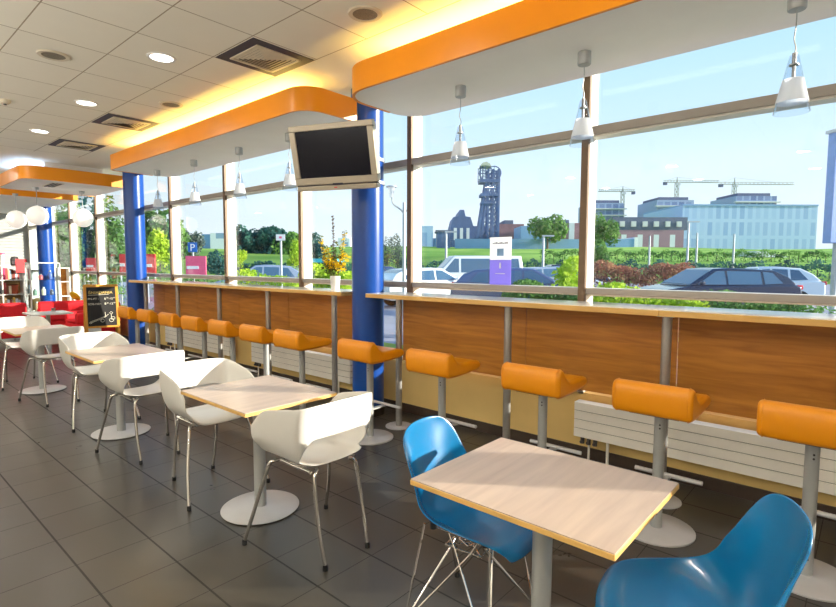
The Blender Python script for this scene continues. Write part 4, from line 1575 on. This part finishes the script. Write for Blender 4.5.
def lamp_post(lab, px, depth, ytop, kind='arm'):
    b = ground_pt(px, depth)
    g = hill_h(depth)
    zt = at(px, ytop, depth).z - g
    t = thing('street_lamp', lab, 'street lamp', (b.x, b.y, g), math.atan2(side.y, side.x), 'street lamps outside')
    r = .05 if depth < 25 else .10
    MB().tube([(0, 0, 0), (0, 0, zt)], [r*1.1, r*.8], 10).build('pole', 'pole', t)
    if kind == 'lantern':
        MB().tube(smooth_path([(-.36, 0, zt+.15), (-.30, 0, zt-.05), (-.1, 0, zt-.2), (0, 0, zt-.3), (.1, 0, zt-.2), (.30, 0, zt-.05), (.36, 0, zt+.15)], 5), .022, 8).build('arm', 'pole', t)
        for x in (-.36, .36):
            MB().lathe([(0, 0), (.06, 0), (.10, .28), (0, .28)], (x, 0, zt+.15), 16).build('lantern', 'frosted', t)
            MB().lathe([(.16, .28), (.15, .31), (0, .34), (0, .28)], (x, 0, zt+.15), 16).build('lantern_cap', 'pole', t)
    elif kind == 'arm':
        MB().box(-.1, -.1, zt-.05, .9*depth/45, .1, zt+.06).build('lamp_head', 'pole', t)
    return t


lamp_post('twin-armed street lantern right of the big blue column', 404, 15, 203, 'lantern')
lamp_post('tall street lamp before the brick building', 687, 45, 222)
lamp_post('slim pole before the big blue building, left', 696, 50, 233, 'plain')
lamp_post('slim pole before the big blue building, right', 733, 50, 234, 'plain')
lamp_post('slim pole before the brick building', 649, 50, 236, 'plain')
lamp_post('street lamp left of the white van', 446, 40, 232)
lamp_post('street lamp before the blue fence', 543, 40, 236)

# billboard at the right edge
bd_ = thing('billboard', 'tall white and blue billboard with arm lamps at the right edge', 'billboard', (0, 0, 0), 0)
dB = 9.0
p0 = at(829, 261, dB)
bd_.location = (p0.x, p0.y, 0)
bd_.rotation_euler = (0, 0, math.atan2(side.y, side.x)+.12)
z0, z1 = at(822, 243, dB).z, at(822, 134, dB).z
MB().box(0, 0, z0, 1.6, .16, z1).build('cabinet', 'sign_blue_frame', bd_, bevel=.01)
MB().box(.16, -.012, z0+.10, 1.5, 0, z1-.1).build('face_panel', 'white_sign', bd_)
MB().box(.28, -.02, z0+.28, 1.4, -.012, z1-.35).build('print', 'panel_blue', bd_)
MB().box(-.03, -.03, z1, 1.63, .19, z1+.05).build('cap', 'concrete', bd_)
for x in (.2, 1.3):
    MB().tube([(x, .08, 0), (x, .08, z0)], .05, 10).build('post', 'pole', bd_)
for k in range(3):
    x0 = .10+.42*k
    pe = (x0-.42+.06*k, -.45, z1+.0-.05*k)
    am = MB().tube(smooth_path([(x0, .05, z1+.05), (x0-.12, -.1, z1+.11), (x0-.30+.04*k, -.32, z1+.06-.03*k), pe], 5), .010, 8).build('lamp_arm', 'pole', bd_)
    MB().lathe([(0, .02), (.02, .02), (.045, -.03), (0, -.03)], pe, 12).build('lamp_head', 'tv_dark', am)

# red and pink boards outside, standing in for reflections in the far windows
for px, d, y0_, y1_, w_, mt, lab in ((196, 22, 256, 276, 20, 'pink_paint', 'pink and red stand-in for a window reflection, under the parking sign'), (151, 20, 254, 274, 9, 'red_paint', 'red stand-in for a window reflection, right of the second blue column'),
                                    (124, 19, 254, 273, 8, 'red_paint', 'red stand-in for a window reflection, left of the second blue column'), (92, 20, 258, 272, 11, 'red_paint', 'red and white stand-in for a window reflection, between far windows')):
    b = ground_pt(px, d)
    t = thing('reflection_board', lab, 'reflection stand-in', (b.x, b.y, 0), math.atan2(side.y, side.x))
    s_ = d/F_PX
    zt, zb = at(px, y0_, d).z, at(px, y1_, d).z
    MB().box(-w_*s_/2, -.04, zb, w_*s_/2, .04, zt).build('panel', mt, t)
    MB().box(-w_*s_/2*.9, -.05, zb+(zt-zb)*.35, w_*s_/2*.3, -.04, zb+(zt-zb)*.5).build('stripe', 'white_sign', t)
    for x in (-w_*s_/2*.8, w_*s_/2*.8):
        MB().tube([(x, 0, 0), (x, 0, zb)], .03, 8).build('leg', 'pole', t)

# ------------------------------------------------------------------ buildings
def bldg(name, lab, px0, px1, ytop, ybot, depth, mt, thick=20, cat='building', group=None, extra=None):
    a, b = at(px0, ytop, depth), at(px1, ytop, depth)
    zt, zb = (a.z+b.z)/2, min(hill_h(depth), at((px0+px1)/2, ybot, depth).z)
    wd = (b-a).length
    t = thing(name, lab, cat, (a.x, a.y, zb), math.atan2(side.y, side.x), group)
    MB().box(0, 0, 0, wd, thick, zt-zb).build('walls', mt, t)
    return t, wd, zt-zb


DB = 170
s_ = DB/F_PX
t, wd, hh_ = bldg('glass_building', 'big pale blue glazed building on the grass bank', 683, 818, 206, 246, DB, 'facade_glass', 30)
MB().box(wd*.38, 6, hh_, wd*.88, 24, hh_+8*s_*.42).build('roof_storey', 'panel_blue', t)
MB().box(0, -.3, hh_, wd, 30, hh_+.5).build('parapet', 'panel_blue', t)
tw_labs = ['leftmost round apartment tower with balconies', 'middle apartment tower with balconies, left of the big blue building', 'apartment tower rising above the big blue building']
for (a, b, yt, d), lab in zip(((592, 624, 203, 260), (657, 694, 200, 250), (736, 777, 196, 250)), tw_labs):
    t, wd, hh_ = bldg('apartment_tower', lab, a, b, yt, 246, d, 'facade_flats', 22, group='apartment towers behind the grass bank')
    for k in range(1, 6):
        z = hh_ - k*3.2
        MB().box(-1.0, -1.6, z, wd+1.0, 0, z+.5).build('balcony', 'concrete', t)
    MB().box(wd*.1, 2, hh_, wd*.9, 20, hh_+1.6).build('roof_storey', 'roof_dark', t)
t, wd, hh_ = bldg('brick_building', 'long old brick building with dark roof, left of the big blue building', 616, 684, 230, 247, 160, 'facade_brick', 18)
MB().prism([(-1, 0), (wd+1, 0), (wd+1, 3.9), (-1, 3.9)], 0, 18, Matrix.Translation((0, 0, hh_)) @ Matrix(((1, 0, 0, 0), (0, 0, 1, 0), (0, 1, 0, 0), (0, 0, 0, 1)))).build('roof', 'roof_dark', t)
for k in range(6):
    x = wd*(k+.5)/6
    MB().box(x-.7, -.6, hh_+1.0, x+.7, 2, hh_+2.6).build('dormer', 'concrete', t)
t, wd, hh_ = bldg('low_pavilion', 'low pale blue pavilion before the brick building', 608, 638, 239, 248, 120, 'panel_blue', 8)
MB().box(wd*.88, -.1, 0, wd, 8, hh_+.4).build('end_wall', 'white_sign', t)
t, wd, hh_ = bldg('bunker', 'small grey concrete bunker in the grass bank at right', 756, 766, 251, 256, 75, 'concrete', 5)
MB().prism([(0, 0), (3.2, 0), (0, hh_)], 0, 5, Matrix.Translation((wd, 0, 0)) @ Matrix(((1, 0, 0, 0), (0, 0, 1, 0), (0, 1, 0, 0), (0, 0, 0, 1)))).build('ramp_wall', 'white_sign', t)
# old mine buildings
t, wd, hh_ = bldg('engine_house', 'blue engine house with three tall bright windows, left of the mine tower', 451, 487, 226, 248, 130, 'hazy_steel', 16)
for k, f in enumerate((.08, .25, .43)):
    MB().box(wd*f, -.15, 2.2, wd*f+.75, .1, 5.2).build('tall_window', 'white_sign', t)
MB().prism([(0, 0), (wd*.62, 0), (wd*.54, 2.2), (wd*.40, 2.4), (wd*.36, 4.0), (wd*.24, 4.0), (wd*.20, 2.4), (wd*.06, 2.2)], 0, 14, Matrix.Translation((0, 0, hh_)) @ Matrix(((1, 0, 0, 0), (0, 0, 1, 0), (0, 1, 0, 0), (0, 0, 0, 1)))).build('gable', 'hazy_steel', t)
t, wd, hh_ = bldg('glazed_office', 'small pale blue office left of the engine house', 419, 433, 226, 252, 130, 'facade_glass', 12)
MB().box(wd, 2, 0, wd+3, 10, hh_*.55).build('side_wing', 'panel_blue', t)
t, wd, hh_ = bldg('low_annex', 'small dark blue annex between the office and engine house', 437, 450, 232, 250, 112, 'hazy_steel', 6)
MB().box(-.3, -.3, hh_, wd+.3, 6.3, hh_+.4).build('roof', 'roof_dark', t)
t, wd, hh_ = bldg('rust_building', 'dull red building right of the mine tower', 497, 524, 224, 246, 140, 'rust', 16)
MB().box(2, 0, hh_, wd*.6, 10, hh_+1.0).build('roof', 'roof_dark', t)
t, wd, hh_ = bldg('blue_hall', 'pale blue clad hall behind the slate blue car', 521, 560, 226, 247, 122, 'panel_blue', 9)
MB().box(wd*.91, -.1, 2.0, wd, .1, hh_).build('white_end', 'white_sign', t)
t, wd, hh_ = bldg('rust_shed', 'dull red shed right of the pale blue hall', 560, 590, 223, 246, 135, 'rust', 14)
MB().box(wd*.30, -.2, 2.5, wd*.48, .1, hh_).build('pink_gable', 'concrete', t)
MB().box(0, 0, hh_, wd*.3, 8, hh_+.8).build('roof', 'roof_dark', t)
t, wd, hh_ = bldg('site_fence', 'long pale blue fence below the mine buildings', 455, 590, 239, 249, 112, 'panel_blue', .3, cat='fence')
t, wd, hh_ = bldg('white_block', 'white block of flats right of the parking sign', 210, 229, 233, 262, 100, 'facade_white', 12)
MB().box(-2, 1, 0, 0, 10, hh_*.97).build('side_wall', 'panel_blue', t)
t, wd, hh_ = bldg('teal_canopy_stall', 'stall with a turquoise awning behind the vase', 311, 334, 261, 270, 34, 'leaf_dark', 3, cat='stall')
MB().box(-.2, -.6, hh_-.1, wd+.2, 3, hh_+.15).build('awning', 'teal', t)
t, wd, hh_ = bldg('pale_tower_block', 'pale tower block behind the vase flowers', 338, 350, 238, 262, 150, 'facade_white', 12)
MB().box(1, 1, hh_, wd-1, 9, hh_+1).build('roof_storey', 'concrete', t)

# mine headframe -----------------------------------------------------------
dT = 125
sT = dT/F_PX
b0 = at(490, 246, dT)
mt_ = thing('mine_headframe', 'tall steel mine shaft tower seen through the middle window', 'tower', (b0.x, b0.y, hill_h(dT)), math.atan2(side.y, side.x))
g0 = hill_h(dT)
def zz(y):
    return at(490, y, dT).z - g0
def xx(px):
    return (px-490)*sT
k_ = MB()
def beam(mb, a, b, r=.28):
    mb.tube([a, b], r, 4)
ztop = zz(170)
yr = 3.2
for px, rr_ in ((487.5, .30), (492.5, .30), (498.0, .34)):
    for y in (0, yr):
        beam(k_, (xx(px), y, 0), (xx(px), y, ztop), rr_)
k_.build('shaft_leg', 'hazy_steel', mt_)
k_ = MB()
for y in (0, yr):
    beam(k_, (xx(476), y, 0), (xx(485.5), y, zz(183)), .36)
    beam(k_, (xx(480), y, 0), (xx(487), y, zz(190)), .28)
k_.build('raking_strut', 'hazy_steel', mt_)
k_ = MB()
n = 9
for i in range(n):
    za, zb_ = ztop*i/n, ztop*(i+1)/n
    for y in (0, yr):
        beam(k_, (xx(487.5), y, za), (xx(498), y, za), .2)
        beam(k_, (xx(487.5), y, za), (xx(492.5), y, zb_), .14)
        beam(k_, (xx(492.5), y, zb_), (xx(498), y, za), .14)
        beam(k_, (xx(492.5), y, za), (xx(498), y, zb_), .14)
    for px in (487.5, 498):
        beam(k_, (xx(px), 0, za), (xx(px), yr, zb_), .12)
    f = 1-i/n
    xl = xx(476+(485.5-476)*(za/zz(183) if za < zz(183) else 1))
    if za < zz(183):
        beam(k_, (xl, 0, za), (xx(487.5), 0, za), .2)
        beam(k_, (xl, yr, za), (xx(487.5), 0, zb_), .12)
k_.build('bracing', 'hazy_steel', mt_)
for (yp, px0, px1, hh_) in ((182, 479, 499, .9), (195.5, 480, 498, .7), (203, 481, 494, .6)):
    MB().box(xx(px0), -.5, zz(yp)-.3, xx(px1), yr+.5, zz(yp)+hh_*.5).build('platform', 'hazy_steel', mt_)
k_ = MB()
for px in (479, 481.5, 484):
    for y in (-.4, yr+.4):
        beam(k_, (xx(px), y, zz(181)), (xx(px), y, zz(167)), .12)
for z in (zz(178), zz(172)):
    beam(k_, (xx(479), -.4, z), (xx(499), -.4, z), .1)
    beam(k_, (xx(479), yr+.4, z), (xx(499), yr+.4, z), .1)
k_.build('railing', 'hazy_steel', mt_)
MB().prism([(xx(479), zz(167.5)), (xx(481), zz(164.5)), (xx(485), zz(163.5)), (xx(488), zz(165)), (xx(490), zz(168)), (xx(484), zz(167))], -.8, yr+.8, Matrix(((1, 0, 0, 0), (0, 0, 1, 0), (0, 1, 0, 0), (0, 0, 0, 1)))).build('roof', 'pale_roof', mt_)
k_ = MB()
for px in (486, 494):
    k_.lathe([(1.55, -.15), (1.75, -.15), (1.75, .15), (1.55, .15), (1.55, -.15)], (xx(px), yr/2, zz(173)), 24, Matrix.Rotation(pi/2, 4, 'X'))
    for q in range(4):
        a = pi*q/4
        beam(k_, (xx(px)-1.6*cos(a), yr/2, zz(173)-1.6*sin(a)), (xx(px)+1.6*cos(a), yr/2, zz(173)+1.6*sin(a)), .07)
k_.build('sheave_wheel', 'hazy_steel', mt_)

# cranes ----------------------------------------------------------------------
def crane(lab, px, ytop, yjib, jl, jr, depth):
    s_ = depth/F_PX
    b = at(px, 246, depth)
    t = thing('tower_crane', lab, 'crane', (b.x, b.y, hill_h(depth)), math.atan2(side.y, side.x), 'tower cranes on the skyline')
    g = hill_h(depth)
    zj, zt = at(px, yjib, depth).z-g, at(px, ytop, depth).z-g
    r = .35
    m1 = MB()
    for x in (-.8, .8):
        for y in (-.8, .8):
            m1.tube([(x, y, 0), (x, y, zj)], .18, 4)
    n = 14
    for i in range(n):
        za, zb_ = zj*i/n, zj*(i+1)/n
        m1.tube([(-.8, -.8, za), (.8, -.8, zb_)], .12, 4)
        m1.tube([(.8, .8, za), (-.8, .8, zb_)], .12, 4)
    m1.build('mast', 'crane', t)
    m2 = MB()
    x0, x1 = (jl-px)*s_, (jr-px)*s_
    for y in (-.6, .6):
        m2.tube([(x0, y, zj), (x1, y, zj)], .2, 4)
    m2.tube([(x0, 0, zj+1.1), (x1, 0, zj+1.1)], .16, 4)
    n = 18
    for i in range(n):
        xa, xb = x0+(x1-x0)*i/n, x0+(x1-x0)*(i+1)/n
        m2.tube([(xa, -.6, zj), ((xa+xb)/2, 0, zj+1.1), (xb, .6, zj)], .09, 4)
    m2.build('jib', 'crane', t)
    MB().tube([(0, 0, zj), (0, 0, zt)], [.5, .15], 4).build('peak', 'crane', t)
    m3 = MB()
    for x in (x0*.7, x1*.7):
        m3.tube([(0, 0, zt), (x, 0, zj+1.1)], .06, 4)
    m3.build('stay_cable', 'crane', t)
    cx = x0 if abs(x0) < abs(x1) else x1
    MB().box(min(cx, cx*.75), -.7, zj-1.6, max(cx, cx*.75), .7, zj).build('counterweight', 'roof_dark', t)
    MB().box(-.2, -1.9, zj-1.8, 1.2, -.8, zj-.2).build('cab', 'concrete', t)
    return t


crane('tower crane in the middle, above the middle apartment tower', 674.5, 178, 183, 661, 716, 310)
crane('tower crane at right, above the big blue building', 731.5, 178.5, 185, 716, 790, 310)
crane('small distant tower crane left, above the first apartment tower', 621, 187, 192, 597, 633, 300)

# ------------------------------------------------------------------ light
sun = bpy.data.lights.new('sun', 'SUN')
sun.energy = 11.0
sun.color = (1, .90, .74)
sun.angle = R(.6)
so = bpy.data.objects.new('sun', sun)
COL.objects.link(so)
el = R(12.9)
to_sun = Vector((.59*cos(el), -.807*cos(el), sin(el)))
so.rotation_euler = to_sun.to_track_quat('Z', 'Y').to_euler()
so.location = to_sun*50

wd_ = bpy.data.worlds.new('sky')
S.world = wd_
wd_.use_nodes = True
nt = wd_.node_tree
bg = nt.nodes['Background']
tc = nt.nodes.new('ShaderNodeTexCoord')
sp_ = nt.nodes.new('ShaderNodeSeparateXYZ')
nt.links.new(tc.outputs['Generated'], sp_.inputs[0])
rp = nt.nodes.new('ShaderNodeValToRGB')
els = rp.color_ramp.elements
els[0].position = 0.0
els[0].color = (*lin((226, 240, 246)), 1)
els[1].position = .9
els[1].color = (*lin((90, 160, 232)), 1)
for pos, c in ((.05, (240, 251, 254)), (.18, (222, 245, 255)), (.36, (188, 230, 254))):
    e = els.new(pos)
    e.color = (*lin(c), 1)
nt.links.new(sp_.outputs[2], rp.inputs[0])
nt.links.new(rp.outputs[0], bg.inputs['Color'])
bg.inputs['Strength'].default_value = 1.15

vs_ = S.view_settings
vs_.view_transform = 'Standard'
vs_.look = 'None'
vs_.exposure = 0.0
vs_.gamma = 1
vs_.use_curve_mapping = False
S.cycles.max_bounces = 8
S.cycles.transparent_max_bounces = 24
S.cycles.diffuse_bounces = 4
S.cycles.glossy_bounces = 4
S.cycles.sample_clamp_indirect = 6
S.cycles.use_denoising = True
